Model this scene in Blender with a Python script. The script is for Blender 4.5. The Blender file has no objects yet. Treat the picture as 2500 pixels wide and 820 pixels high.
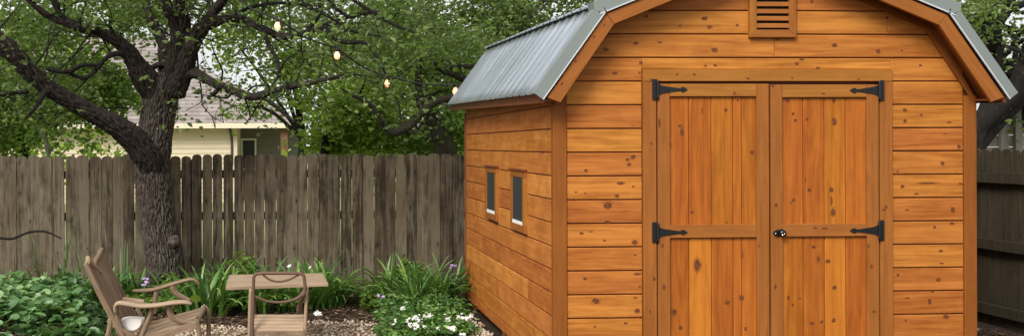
import bpy, math, random
import numpy as np
from mathutils import Vector, Matrix, noise
R = math.radians
random.seed(7); rng = np.random.default_rng(7)
scene = bpy.context.scene
COL = scene.collection

# ------------------------------------------------------------------ camera
TH = R(3.0); RO = 0.0034; F = 2400.0; CX, CY = 860.0, 356.0; EYE = 1.59
fw = Vector((math.sin(TH), math.cos(TH), 0)); rt = Vector((math.cos(TH), -math.sin(TH), 0)); up = Vector((0, 0, 1))
rt2 = rt * math.cos(RO) - up * math.sin(RO); up2 = up * math.cos(RO) + rt * math.sin(RO)
cd = bpy.data.cameras.new('camera'); cam = bpy.data.objects.new('camera', cd); COL.objects.link(cam)
M = Matrix.Identity(4)
for i in range(3):
    M[i][0] = rt2[i]; M[i][1] = up2[i]; M[i][2] = -fw[i]
M[2][3] = EYE
cam.matrix_world = M
cd.sensor_width = 36; cd.lens = F / 2500 * 36
cd.shift_x = (1250 - CX) / 2500; cd.shift_y = -(410 - CY) / 2500
cd.clip_start = 0.1; cd.clip_end = 2000
scene.camera = cam

# ------------------------------------------------------------------ world, sun, exposure
SUN_EL, SUN_AZ = R(40), R(216)      # azimuth measured clockwise from +Y
w = bpy.data.worlds.new('World'); scene.world = w; w.use_nodes = True
nt = w.node_tree; bg = nt.nodes['Background']
sky = nt.nodes.new('ShaderNodeTexSky'); sky.sky_type = 'NISHITA'; sky.sun_disc = False
sky.sun_elevation = SUN_EL; sky.sun_rotation = SUN_AZ; sky.dust_density = 6; sky.air_density = 1.0; sky.ozone_density = 1.0
hs = nt.nodes.new('ShaderNodeHueSaturation'); hs.inputs['Saturation'].default_value = 0.28
nt.links.new(sky.outputs[0], hs.inputs['Color']); 
tc = nt.nodes.new('ShaderNodeTexCoord'); cn = nt.nodes.new('ShaderNodeTexNoise'); cn.inputs['Scale'].default_value = 2.5; cn.inputs['Detail'].default_value = 5
nt.links.new(tc.outputs['Generated'], cn.inputs['Vector'])
cr = nt.nodes.new('ShaderNodeMapRange'); cr.inputs[1].default_value = 0.3; cr.inputs[2].default_value = 0.7; cr.inputs[3].default_value = 0.35; cr.inputs[4].default_value = 0.85
nt.links.new(cn.outputs[0], cr.inputs[0]); cm = nt.nodes.new('ShaderNodeMix'); cm.data_type = 'RGBA'      # thin bright cloud over the sky
nt.links.new(cr.outputs[0], cm.inputs[0]); nt.links.new(hs.outputs[0], cm.inputs[6]); cm.inputs[7].default_value = (8.2, 8.2, 8.3, 1)
nt.links.new(cm.outputs[2], bg.inputs['Color'])
bg.inputs['Strength'].default_value = 0.14
sd = bpy.data.lights.new('sun', 'SUN'); sd.energy = 3.0; sd.angle = R(22); sd.color = (1, 0.95, 0.87)
so = bpy.data.objects.new('sun', sd); COL.objects.link(so)
sdir = Vector((math.sin(SUN_AZ) * math.cos(SUN_EL), math.cos(SUN_AZ) * math.cos(SUN_EL), math.sin(SUN_EL)))
so.rotation_euler = sdir.to_track_quat('Z', 'Y').to_euler(); so.location = (0, -5, 12)
vs = scene.view_settings; vs.view_transform = 'Standard'; vs.look = 'None'; vs.gamma = 1; vs.exposure = 0.2
scene.render.engine = 'CYCLES'
scene.cycles.transparent_max_bounces = 16

# ------------------------------------------------------------------ pixel rays (2500x820 photograph pixels)
CAMP = Vector((0, 0, EYE))
def ray(px, py): return fw + rt2 * ((px - CX) / F) - up2 * ((py - CY) / F)
def P(px, py, Y): d = ray(px, py); return CAMP + d * (Y / d.y)          # hit plane y = Y
def PX(px, py, X): d = ray(px, py); return CAMP + d * (X / d.x)         # hit plane x = X
def G(px, py, z=0.0): d = ray(px, py); return CAMP + d * ((z - EYE) / d.z)

# ------------------------------------------------------------------ object helpers
def tag(o, label=None, cat=None, group=None, kind=None):
    if label: o['label'] = label
    if cat: o['category'] = cat
    if group: o['group'] = group
    if kind: o['kind'] = kind
    return o
def empty(name, loc, label, cat, group=None, rz=0):
    o = bpy.data.objects.new(name, None); COL.objects.link(o); o.location = loc; o.rotation_euler.z = rz
    o.empty_display_size = 0.1
    return tag(o, label, cat, group)
def adopt(o, parent):
    if parent is not None:
        o.parent = parent
        if parent.parent is None: o.matrix_parent_inverse = (Matrix.Translation(root_loc(parent)) @ Matrix.Rotation(root_rz(parent), 4, 'Z')).inverted()
def root_of(p):
    while p.parent: p = p.parent
    return p
def root_loc(p): return root_of(p).location
def root_rz(p): return root_of(p).rotation_euler.z

class MB:
    def __init__(s, world=None): s.v = []; s.f = []; s.uv = []; s.mi = []; s.sm = []; s.attr = []
    def face(s, idx, uvs=None, mi=0, sm=False):
        s.f.append(tuple(idx)); s.mi.append(mi); s.sm.append(sm)
        s.uv.extend(uvs if uvs else [(0, 0)] * len(idx))
    def prism(s, pts, ax, uax=None, mi=0, inset=0.0):
        """closed solid: polygon pts (front outline, CCW seen from the front) pushed back along vector ax; chamfer inset"""
        pts = [Vector(p) for p in pts]; ax = Vector(ax); n = len(pts)
        if uax is None: uax = (pts[1] - pts[0]).normalized()
        uax = Vector(uax).normalized(); nr = -ax.normalized(); vax = nr.cross(uax)
        ou, ov = random.uniform(0, 80), random.uniform(0, 80)
        def uv(p): return (p.dot(uax) + ou, p.dot(vax) + ov + p.dot(nr) * 0.7)
        c = sum(pts, Vector()) / n
        b = len(s.v)
        if inset:
            fr = []
            for i in range(n):
                a, p, q = pts[i - 1], pts[i], pts[(i + 1) % n]
                e1 = (a - p).normalized(); e2 = (q - p).normalized()
                sn = max(0.3, e1.cross(e2).length)
                fr.append(p + (e1 + e2) * (inset / sn))
            rings = [fr, [p + ax.normalized() * inset for p in pts], [p + ax for p in pts]]
        else: rings = [pts, [p + ax for p in pts]]
        for r in rings: s.v.extend([tuple(p) for p in r])
        s.face(range(b, b + n), [uv(p) for p in rings[0]], mi)
        for k in range(len(rings) - 1):
            for i in range(n):
                j = (i + 1) % n
                q = [b + k * n + j, b + k * n + i, b + (k + 1) * n + i, b + (k + 1) * n + j]
                s.face(q, [uv(Vector(s.v[x])) for x in q], mi)
        k = len(rings) - 1
        q = [b + k * n + i for i in range(n)][::-1]
        s.face(q, [uv(Vector(s.v[x])) for x in q], mi)
    def box(s, lo, hi, uax=(1, 0, 0), mi=0, inset=0.0):
        x0, y0, z0 = lo; x1, y1, z1 = hi
        s.prism([(x0, y0, z0), (x1, y0, z0), (x1, y0, z1), (x0, y0, z1)], (0, y1 - y0, 0), uax, mi, inset)
    def beam(s, a, b, wd, th, side=None, mi=0, inset=0.003):
        """a bar from a to b, width wd along side, thickness th"""
        a = Vector(a); b = Vector(b); d = (b - a).normalized()
        side = Vector(side) if side is not None else Vector((0, 1, 0))
        side = (side - d * side.dot(d)).normalized(); nr = d.cross(side).normalized()
        p = [a - side * wd / 2 + nr * th / 2, b - side * wd / 2 + nr * th / 2, b + side * wd / 2 + nr * th / 2, a + side * wd / 2 + nr * th / 2]
        s.prism(p, -nr * th, d, mi, inset)
    def tube(s, path, rad, segs=12, bark=0.0, step=None, flat=1.0, mi=0, cap=True, ridge=0.028, flat_axis=None):
        path = [Vector(p) for p in path]
        # catmull-rom resample
        L = sum((path[i + 1] - path[i]).length for i in range(len(path) - 1))
        step = step or max(L / 60, 0.01)
        P_, R_ = [], []
        n = len(path)
        for i in range(n - 1):
            p0 = path[max(i - 1, 0)]; p1 = path[i]; p2 = path[i + 1]; p3 = path[min(i + 2, n - 1)]
            m = max(1, int((p2 - p1).length / step + 0.5))
            for k in range(m):
                t = k / m
                P_.append(0.5 * ((2 * p1) + (p2 - p0) * t + (2 * p0 - 5 * p1 + 4 * p2 - p3) * t * t + (3 * p1 - p0 - 3 * p2 + p3) * t ** 3))
                tt = t * t * (3 - 2 * t); R_.append(rad[i] * (1 - tt) + rad[i + 1] * tt)
        P_.append(path[-1]); R_.append(rad[-1])
        m = len(P_); b = len(s.v); al = 0
        d = (P_[1] - P_[0]).normalized()
        ref = Vector((0, 1, 0)) if abs(d.y) < 0.9 else Vector((1, 0, 0))
        if flat_axis is not None: ref = Vector(flat_axis)
        sd_ = Vector((random.uniform(0, 50), random.uniform(0, 50), random.uniform(0, 50)))
        nprev = (ref - d * ref.dot(d)).normalized()
        for i in range(m):
            if i > 0: al += (P_[i] - P_[i - 1]).length
            d = (P_[min(i + 1, m - 1)] - P_[max(i - 1, 0)]).normalized()
            nprev = (nprev - d * nprev.dot(d)).normalized(); bn = d.cross(nprev)
            for k in range(segs):
                a = 2 * math.pi * k / segs; ca, sa = math.cos(a), math.sin(a); r = R_[i]
                if bark:
                    lo = noise.noise(Vector((ca * 1.3, sa * 1.3, al * 2.2)) + sd_)
                    q = Vector((ca * r / ridge, sa * r / ridge, al / (ridge * 4.5))) + sd_
                    q = q + 0.5 * noise.noise_vector(q * 0.6)
                    rg = abs(noise.noise(q)); rg2 = abs(noise.noise(q * 2.3))
                    r = r * (1 + 0.10 * lo) + bark * (min(rg * 3.2, 1.0) - 0.55) + bark * 0.4 * (min(rg2 * 3, 1) - 0.5)
                p = P_[i] + nprev * (ca * r) + bn * (sa * r * flat)
                s.v.append(tuple(p))
        for i in range(m - 1):
            for k in range(segs):
                j = (k + 1) % segs
                s.face([b + i * segs + k, b + i * segs + j, b + (i + 1) * segs + j, b + (i + 1) * segs + k],
                       [(i * L / m, k / segs), (i * L / m, (k + 1) / segs), ((i + 1) * L / m, (k + 1) / segs), ((i + 1) * L / m, k / segs)], mi, True)
        if cap:
            s.face([b + k for k in range(segs)][::-1], None, mi); s.face([b + (m - 1) * segs + k for k in range(segs)], None, mi)
        return P_, R_
    def lathe(s, c, prof, axis=(0, 0, 1), segs=16, mi=0):
        axis = Vector(axis).normalized(); ref = Vector((1, 0, 0)) if abs(axis.x) < 0.9 else Vector((0, 1, 0))
        a1 = (ref - axis * ref.dot(axis)).normalized(); a2 = axis.cross(a1); b = len(s.v); c = Vector(c)
        for (r, h) in prof:
            for k in range(segs):
                t = 2 * math.pi * k / segs
                s.v.append(tuple(c + axis * h + a1 * (r * math.cos(t)) + a2 * (r * math.sin(t))))
        for i in range(len(prof) - 1):
            for k in range(segs):
                j = (k + 1) % segs
                s.face([b + i * segs + k, b + i * segs + j, b + (i + 1) * segs + j, b + (i + 1) * segs + k], None, mi, True)
        s.face([b + k for k in range(segs)][::-1], None, mi); s.face([b + (len(prof) - 1) * segs + k for k in range(segs)], None, mi)
    def knot(s, c, uax, nr, ru, rv, mi=1):
        """a flat knot inlaid in the face of a board"""
        uax = Vector(uax); nr = Vector(nr).normalized(); vax = nr.cross(uax); b = len(s.v); n = 14
        c = Vector(c) + nr * 0.0007; ph = random.uniform(0, 50)
        s.v.append(tuple(c)); 
        for k in range(n):
            t = 2 * math.pi * k / n; s.v.append(tuple(c + uax * (ru * math.cos(t)) + vax * (rv * math.sin(t))))
        for k in range(n):
            j = (k + 1) % n; t, t2 = 2 * math.pi * k / n, 2 * math.pi * j / n
            s.face([b, b + 1 + k, b + 1 + j], [(0, 0), (math.cos(t), math.sin(t)), (math.cos(t2), math.sin(t2))], mi)
    def build(s, name, mats, parent=None):
        me = bpy.data.meshes.new(name); me.from_pydata(s.v, [], s.f)
        uvl = me.uv_layers.new(name='UVMap'); uvl.data.foreach_set('uv', np.array(s.uv, dtype=np.float32).ravel())
        me.polygons.foreach_set('material_index', np.array(s.mi, dtype=np.int32)); me.polygons.foreach_set('use_smooth', np.array(s.sm, dtype=bool))
        if not isinstance(mats, (list, tuple)): mats = [mats]
        for m in mats: me.materials.append(m)
        me.update(); o = bpy.data.objects.new(name, me); COL.objects.link(o); adopt(o, parent)
        return o

def np_mesh(name, V, Fq, mat, parent=None, smooth=False):
    """V (n,3), Fq (m,k) index arrays -> object"""
    me = bpy.data.meshes.new(name); V = np.asarray(V, np.float32); Fq = np.asarray(Fq, np.int32); k = Fq.shape[1]
    me.vertices.add(len(V)); me.vertices.foreach_set('co', V.ravel())
    me.loops.add(Fq.size); me.loops.foreach_set('vertex_index', Fq.ravel())
    me.polygons.add(len(Fq)); me.polygons.foreach_set('loop_start', np.arange(0, Fq.size, k, dtype=np.int32))
    me.polygons.foreach_set('loop_total', np.full(len(Fq), k, np.int32))
    me.polygons.foreach_set('use_smooth', np.full(len(Fq), smooth, bool))
    me.materials.append(mat); me.update(calc_edges=True); me.validate()
    o = bpy.data.objects.new(name, me); COL.objects.link(o); adopt(o, parent)
    return o

# ------------------------------------------------------------------ materials
class NT:
    def __init__(s, name):
        s.m = bpy.data.materials.new(name); s.m.use_nodes = True; s.t = s.m.node_tree; s.b = s.t.nodes['Principled BSDF']; s.out = s.t.nodes['Material Output']
    def n(s, kind, **kw):
        nd = s.t.nodes.new(kind)
        for k, v in kw.items(): setattr(nd, k, v)
        return nd
    def l(s, a, b): s.t.links.new(a, b)
    def setin(s, sock, v):
        if hasattr(v, 'is_linked') or isinstance(v, bpy.types.NodeSocket): s.l(v, sock)
        else: sock.default_value = v
    def math(s, op, a, b=0.0, c=None, clamp=False):
        nd = s.n('ShaderNodeMath', operation=op, use_clamp=clamp); s.setin(nd.inputs[0], a); s.setin(nd.inputs[1], b)
        if c is not None: s.setin(nd.inputs[2], c)
        return nd.outputs[0]
    def mix(s, f, a, b, blend='MIX'):
        nd = s.n('ShaderNodeMix', data_type='RGBA', blend_type=blend); s.setin(nd.inputs[0], f)
        for i, v in ((6, a), (7, b)):
            if isinstance(v, (tuple, list)): v = (v[0], v[1], v[2], 1)
            s.setin(nd.inputs[i], v)
        return nd.outputs[2]
    def ramp(s, f, stops):
        nd = s.n('ShaderNodeValToRGB'); e = nd.color_ramp.elements
        while len(e) < len(stops): e.new(0.5)
        for i, (p, c) in enumerate(stops):
            e[i].position = p; e[i].color = (c[0], c[1], c[2], 1) if isinstance(c, (tuple, list)) else (c, c, c, 1)
        s.l(f, nd.inputs[0]); return nd.outputs[0]
    def noise(s, vec, scale, detail=3, rough=0.5, dist=0.0):
        nd = s.n('ShaderNodeTexNoise'); s.l(vec, nd.inputs['Vector']); nd.inputs['Scale'].default_value = scale
        nd.inputs['Detail'].default_value = detail; nd.inputs['Roughness'].default_value = rough; nd.inputs['Distortion'].default_value = dist
        return nd.outputs[0]
    def mapping(s, vec, scale=(1, 1, 1), loc=(0, 0, 0)):
        nd = s.n('ShaderNodeMapping'); s.l(vec, nd.inputs[0]); nd.inputs['Scale'].default_value = scale; nd.inputs['Location'].default_value = loc
        return nd.outputs[0]
    def uv(s): return s.n('ShaderNodeTexCoord').outputs['UV']
    def obj(s): return s.n('ShaderNodeTexCoord').outputs['Object']
    def pos(s): return s.n('ShaderNodeNewGeometry').outputs['Position']
    def rnd(s): return s.n('ShaderNodeNewGeometry').outputs['Random Per Island']
    def bump(s, h, strength=0.5, dist=0.01):
        nd = s.n('ShaderNodeBump'); nd.inputs['Strength'].default_value = strength; nd.inputs['Distance'].default_value = dist
        s.l(h, nd.inputs['Height']); s.l(nd.outputs[0], s.b.inputs['Normal'])
    def base(s, c, rough=0.6, metal=0.0, spec=0.5):
        if isinstance(c, (tuple, list)): c = (c[0], c[1], c[2], 1)
        s.setin(s.b.inputs['Base Color'], c); s.setin(s.b.inputs['Roughness'], rough); s.b.inputs['Metallic'].default_value = metal
        s.b.inputs['Specular IOR Level'].default_value = spec
        return s.m

def wood(name, light, dark, blot=0.25, vary=0.7, knots=0.5, rough=0.55, streak=1.0, knotcol=(0.10, 0.03, 0.012), bumpd=0.004, patch=None, gs=1.0):
    m = NT(name); uv = m.uv(); r = m.rnd()
    g1 = m.noise(m.mapping(uv, (2.0 * gs, 46 * gs, 1)), 1.0, 4, 0.6, 0.3)
    g2 = m.noise(m.mapping(uv, (0.8 * gs, 9 * gs, 1)), 1.0, 4, 0.6, 2.2)
    bl = m.noise(m.mapping(uv, (5, 9, 1), (7, 3, 0)), 1.0, 3, 0.6, 0.5)
    t = m.math('ADD', m.math('MULTIPLY', m.math('SUBTRACT', g1, 0.5), 1.25 * streak), m.math('MULTIPLY', m.math('SUBTRACT', g2, 0.5), 1.5 * streak))
    t = m.math('ADD', t, m.math('MULTIPLY', m.math('SUBTRACT', bl, 0.5), blot * 4))
    t = m.math('ADD', t, m.math('MULTIPLY', m.math('SUBTRACT', r, 0.45), vary))
    t = m.math('ADD', t, 0.42, clamp=True)
    col = m.mix(t, light, dark)
    # a second tint per board: redder or yellower
    r2 = m.math('FRACT', m.math('MULTIPLY', r, 17.3))
    hs = m.n('ShaderNodeHueSaturation'); m.l(col, hs.inputs['Color'])
    m.l(m.math('ADD', m.math('MULTIPLY', r2, 0.012), 0.493), hs.inputs['Hue']); m.l(m.math('ADD', m.math('MULTIPLY', r2, 0.18), 0.9), hs.inputs['Value'])
    col = hs.outputs[0]
    if patch:
        pn = m.noise(m.mapping(uv, patch[1]), 1.0, 3, 0.6, 0.6)
        col = m.mix(m.ramp(pn, [(0.48, 0.0), (0.66, patch[2])]), col, patch[0])
    if knots:
        v = m.n('ShaderNodeTexVoronoi', voronoi_dimensions='2D'); v.inputs['Scale'].default_value = 1.0
        m.l(m.mapping(uv, (2.4, 4.6, 1), (3, 1, 0)), v.inputs['Vector'])
        sel = m.n('ShaderNodeSeparateColor'); m.l(v.outputs['Color'], sel.inputs[0])
        rr = m.math('ADD', m.math('MULTIPLY', sel.outputs[0], 0.05), 0.012)
        dd = m.math('DIVIDE', m.math('ADD', v.outputs['Distance'], m.math('MULTIPLY', m.math('SUBTRACT', g1, 0.5), 0.03)), rr)
        k = m.ramp(dd, [(0.0, 1.0), (0.55, 0.85), (1.0, 0.0)])
        k = m.math('MULTIPLY', k, m.math('GREATER_THAN', sel.outputs[1], 1 - knots))
        col = m.mix(k, col, knotcol)
        # reddish halo round each knot
        halo = m.math('MULTIPLY', m.ramp(m.math('MULTIPLY', dd, 0.36), [(0.1, 0.5), (1.0, 0.0)]), m.math('GREATER_THAN', sel.outputs[1], 1 - knots))
        col = m.mix(halo, col, tuple(0.45 * a + 0.2 * b for a, b in zip(dark, knotcol)))
    m.bump(m.math('ADD', m.math('MULTIPLY', g1, 0.6), m.math('MULTIPLY', g2, 0.4)), 0.5, bumpd)
    return m.base(col, m.math('ADD', m.math('MULTIPLY', g1, 0.25), rough - 0.02), 0, 0.22)

def simple(name, c, rough=0.5, metal=0.0, spec=0.5, var=0.15, sc=20, bump=0.0):
    m = NT(name); n = m.noise(m.obj(), sc, 4, 0.6)
    col = m.mix(m.math('MULTIPLY', n, 1.0), tuple(x * (1 - var) for x in c), tuple(min(1, x * (1 + var)) for x in c))
    if bump: m.bump(n, 0.4, bump)
    return m.base(col, rough, metal, spec)

def leafmat(name, c1, c2, c3, trans=0.35, rough=0.38):
    m = NT(name); r = m.rnd(); n = m.noise(m.pos(), 1.1, 2, 0.5)
    col = m.ramp(m.math('ADD', m.math('MULTIPLY', r, 0.75), m.math('MULTIPLY', m.math('SUBTRACT', n, 0.4), 0.9), clamp=True), [(0.0, c1), (0.5, c2), (1.0, c3)])
    m.base(col, rough, 0, 0.6)
    tr = m.n('ShaderNodeBsdfTranslucent'); m.l(m.mix(0.5, col, (0.22, 0.36, 0.03), 'MIX'), tr.inputs[0])
    mx = m.n('ShaderNodeMixShader'); mx.inputs[0].default_value = trans
    m.l(m.b.outputs[0], mx.inputs[1]); m.l(tr.outputs[0], mx.inputs[2]); m.l(mx.outputs[0], m.out.inputs[0])
    return m.m

CEDAR = wood('cedar_siding', (0.49, 0.186, 0.033), (0.27, 0.080, 0.010), 0.20, 0.30, 0.05, streak=1.35)
CEDAR_SIDE = wood('cedar_side_siding', (0.55, 0.218, 0.044), (0.29, 0.085, 0.011), 0.34, 0.6, 0.1, streak=0.7, patch=((0.33, 0.105, 0.02), (4, 3.5, 1), 0.55))
CEDAR_DOOR = wood('cedar_door_boards', (0.49, 0.165, 0.018), (0.26, 0.070, 0.006), 0.12, 0.6, 0.12)
CEDAR_TRIM = wood('cedar_trim', (0.35, 0.134, 0.024), (0.225, 0.078, 0.011), 0.14, 0.15, 0.05)
CEDAR_DARK = wood('cedar_corner_trim', (0.29, 0.105, 0.014), (0.19, 0.060, 0.007), 0.14, 0.3, 0.08)
SOFFIT = wood('stained_soffit', (0.30, 0.100, 0.02), (0.20, 0.06, 0.012), 0.1, 0.3, 0.05)
REDSTAIN = simple('red_brown_stain', (0.17, 0.045, 0.010), 0.6, var=0.3, sc=8)
GROOVE = simple('groove_shadow_gap_wood', (0.10, 0.022, 0.007), 0.7)
def knotmat():
    m = NT('knot_wood'); uv = m.uv(); ln = m.n('ShaderNodeVectorMath', operation='LENGTH'); m.l(uv, ln.inputs[0])
    nz = m.noise(m.pos(), 85, 4, 0.65); d = m.math('ADD', ln.outputs['Value'], m.math('MULTIPLY', m.math('SUBTRACT', nz, 0.45), 1.3))
    col = m.ramp(d, [(0.0, (0.20, 0.075, 0.028)), (0.25, (0.14, 0.042, 0.016)), (0.45, (0.075, 0.024, 0.010)), (0.62, (0.19, 0.055, 0.013)), (0.9, (0.34, 0.115, 0.022))])
    m.base(col, 0.55, 0, 0.3); m.l(m.ramp(d, [(0.45, 1.0), (0.62, 0.6), (0.98, 0.0)]), m.b.inputs['Alpha'])
    return m.m
KNOT = knotmat()
FENCE = wood('weathered_fence', (0.172, 0.143, 0.098), (0.036, 0.028, 0.018), 0.42, 0.85, 0.65, streak=1.5, rough=0.85, knotcol=(0.022, 0.014, 0.009), patch=((0.115, 0.082, 0.046), (1.2, 2.2, 1), 0.5), bumpd=0.006)
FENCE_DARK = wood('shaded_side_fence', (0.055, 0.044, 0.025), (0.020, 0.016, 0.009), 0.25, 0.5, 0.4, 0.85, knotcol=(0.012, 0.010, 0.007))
TEAK = wood('weathered_teak', (0.35, 0.252, 0.158), (0.09, 0.062, 0.038), 0.34, 0.6, 0.0, 0.6, gs=1.8)
TEAK_PALE = wood('pale_teak', (0.47, 0.358, 0.24), (0.24, 0.17, 0.105), 0.10, 0.3, 0.0, 0.6, gs=1.8)
ROD = wood('bent_wood_rod', (0.17, 0.105, 0.070), (0.08, 0.048, 0.032), 0.12, 0.3, 0.0, 0.5)
BLACK = simple('black_iron', (0.012, 0.012, 0.013), 0.42, 0.3)
CHROME = simple('bright_steel', (0.75, 0.75, 0.76), 0.2, 1.0)
WHITE = simple('white_cloth', (0.74, 0.73, 0.68), 0.8, var=0.10, sc=14, bump=0.004)
WHITEP = simple('white_paint', (0.8, 0.8, 0.8), 0.5)

def metal():
    m = NT('galvanised_sheet'); p = m.pos(); n = m.noise(m.mapping(p, (1.5, 9, 1.5)), 1, 5, 0.6); n2 = m.noise(p, 30, 3, 0.6)
    col = m.mix(m.ramp(n, [(0.3, 0.0), (0.7, 1.0)]), (0.35, 0.39, 0.45), (0.58, 0.64, 0.73))
    m.bump(n2, 0.1, 0.002)
    return m.base(col, m.math('ADD', m.math('MULTIPLY', n, 0.25), 0.25), 0.75, 0.5)
METAL = metal()
FLASH = simple('grey_flashing', (0.20, 0.23, 0.22), 0.5, 0.2, var=0.08, sc=5)
FLASH_EDGE = simple('pale_flashing_edge', (0.62, 0.65, 0.67), 0.35, 0.4, var=0.08, sc=5)
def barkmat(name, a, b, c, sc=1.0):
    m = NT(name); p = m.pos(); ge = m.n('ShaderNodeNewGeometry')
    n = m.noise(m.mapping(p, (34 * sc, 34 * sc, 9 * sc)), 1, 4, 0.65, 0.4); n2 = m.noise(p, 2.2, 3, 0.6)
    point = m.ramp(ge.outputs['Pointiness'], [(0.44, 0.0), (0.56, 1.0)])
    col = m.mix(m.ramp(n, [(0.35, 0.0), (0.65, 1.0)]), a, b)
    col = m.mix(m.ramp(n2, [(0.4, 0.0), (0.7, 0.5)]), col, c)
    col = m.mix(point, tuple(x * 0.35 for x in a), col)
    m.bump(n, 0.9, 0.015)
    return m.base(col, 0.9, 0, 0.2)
BARK = barkmat('oak_bark', (0.036, 0.029, 0.024), (0.150, 0.122, 0.100), (0.085, 0.070, 0.058))
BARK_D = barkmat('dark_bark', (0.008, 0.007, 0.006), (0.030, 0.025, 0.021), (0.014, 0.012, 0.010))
BARK_U = barkmat('shaded_upper_bark', (0.016, 0.013, 0.010), (0.078, 0.062, 0.050), (0.040, 0.033, 0.027))  # darker oak bark: the shade on the upper limbs is put into its colour
BARK_G = barkmat('grey_bark', (0.03, 0.026, 0.018), (0.09, 0.08, 0.055), (0.05, 0.06, 0.03))
LEAF_OAK = leafmat('oak_leaves', (0.028, 0.055, 0.013), (0.115, 0.180, 0.042), (0.32, 0.40, 0.13), 0.48)
LEAF_BACK = leafmat('bright_leaves', (0.09, 0.16, 0.016), (0.23, 0.36, 0.040), (0.40, 0.52, 0.10), 0.5)
LEAF_MID = leafmat('mid_leaves', (0.040, 0.090, 0.014), (0.135, 0.245, 0.032), (0.30, 0.42, 0.08), 0.48)
LEAF_STRAP = leafmat('strap_leaves', (0.020, 0.062, 0.014), (0.085, 0.205, 0.036), (0.30, 0.46, 0.12), 0.25, 0.4)
LEAF_COVER = leafmat('ground_cover_leaves', (0.035, 0.090, 0.028), (0.110, 0.235, 0.075), (0.30, 0.45, 0.18), 0.25, 0.45)
PETAL_W = leafmat('white_petals', (0.72, 0.74, 0.70), (0.8, 0.8, 0.78), (0.85, 0.85, 0.83), 0.15)
PETAL_P = leafmat('purple_petals', (0.36, 0.20, 0.52), (0.50, 0.32, 0.66), (0.66, 0.48, 0.78), 0.15)
def pebmat(name, stops, rough=0.75):
    m = NT(name); r = m.rnd(); n = m.noise(m.pos(), 60, 3, 0.6)
    col = m.mix(m.math('MULTIPLY', n, 0.5), m.ramp(r, stops), (0.12, 0.09, 0.06)); return m.base(col, rough, 0, 0.3)
PEBBLE = pebmat('pea_gravel', [(0.0, (0.17, 0.11, 0.07)), (0.3, (0.42, 0.30, 0.20)), (0.65, (0.62, 0.50, 0.37)), (1.0, (0.80, 0.74, 0.62))])
CHIP = pebmat('mulch_chips', [(0.0, (0.018, 0.010, 0.006)), (0.5, (0.055, 0.028, 0.016)), (0.85, (0.12, 0.065, 0.038)), (1.0, (0.32, 0.22, 0.15))], 0.85)
def groundmat(name, a, b, sc=6):
    m = NT(name); p = m.pos(); n = m.noise(p, sc, 8, 0.7); col = m.mix(m.ramp(n, [(0.3, 0.0), (0.7, 1.0)]), a, b); m.bump(n, 0.8, 0.03); return m.base(col, 0.95, 0, 0.15)

# ------------------------------------------------------------------ ground
def sheet(name, pts, z, mat, kind='structure'):
    b = MB(); n = len(b.v)
    for (x, y) in pts: b.v.append((x, y, z))
    b.face(range(len(pts))); o = b.build(name, mat); return tag(o, kind=kind)
sheet('ground', [(-300, -200), (300, -200), (300, 500), (-300, 500)], 0, groundmat('soil', (0.020, 0.013, 0.009), (0.055, 0.034, 0.022), 9))
FY = 10.6                       # the back fence
FR = 5.98                       # the side fence
sheet('lawn', [(-60, FY + 0.3), (60, FY + 0.3), (60, 90), (-60, 90)], 0.004, groundmat('dry_lawn', (0.22, 0.24, 0.10), (0.34, 0.34, 0.17), 3))
# wavy gravel bed
gb = MB(); pts = []
for i in range(61):
    x = -5 + i * 6.4 / 60
    edge = 8.78 + 0.10 * math.sin(x * 2.3) + 0.06 * math.sin(x * 6.1 + 1)
    if x > 1.05: edge += (x - 1.05) * 1.0
    pts.append((x, edge))
def gravel_edge(x):
    return np.interp(x, [p[0] for p in pts], [p[1] for p in pts])
sheet('gravel_path', [(-5, 2.0), (1.4, 2.0)] + pts[::-1], 0.006, groundmat('gravel_base', (0.12, 0.085, 0.055), (0.30, 0.22, 0.15), 40))
ICO_V = None
def ico():
    t = (1 + 5 ** 0.5) / 2
    v = np.array([(-1, t, 0), (1, t, 0), (-1, -t, 0), (1, -t, 0), (0, -1, t), (0, 1, t), (0, -1, -t), (0, 1, -t), (t, 0, -1), (t, 0, 1), (-t, 0, -1), (-t, 0, 1)], float)
    v /= np.linalg.norm(v[0]); f = np.array([(0, 11, 5), (0, 5, 1), (0, 1, 7), (0, 7, 10), (0, 10, 11), (1, 5, 9), (5, 11, 4), (11, 10, 2), (10, 7, 6), (7, 1, 8), (3, 9, 4), (3, 4, 2), (3, 2, 6), (3, 6, 8), (3, 8, 9), (4, 9, 5), (2, 4, 11), (6, 2, 10), (8, 6, 7), (9, 8, 1)])
    return v, f
def rand_rot(n, tilt=None):
    """n random rotation matrices; tilt limits the lean of local z"""
    a = rng.uniform(0, 2 * np.pi, n); z = np.stack([np.cos(a), np.sin(a), np.zeros(n)], 1)
    if tilt is None:
        nz = rng.normal(size=(n, 3)); nz /= np.linalg.norm(nz, axis=1)[:, None]
    else:
        t = rng.normal(size=n) * tilt; b = rng.uniform(0, 2 * np.pi, n)
        nz = np.stack([np.sin(t) * np.cos(b), np.sin(t) * np.sin(b), np.cos(t)], 1)
    x = np.cross(z, nz); x /= (np.linalg.norm(x, axis=1)[:, None] + 1e-9); y = np.cross(nz, x)
    return np.stack([x, y, nz], 2)          # columns
def scatter_solid(name, C, S, mat, tilt, parent=None, jag=0.18, smooth=True):
    v, f = ico(); n = len(C)
    V = v[None] * (1 + rng.uniform(-jag, jag, (n, 12, 1))); V = V * S[:, None, :]
    V = np.einsum('nij,nkj->nki', rand_rot(n, tilt), V) + C[:, None, :]
    Fq = f[None] + (np.arange(n) * 12)[:, None, None]
    return np_mesh(name, V.reshape(-1, 3), Fq.reshape(-1, 3), mat, parent, smooth)
n = 15000
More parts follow.
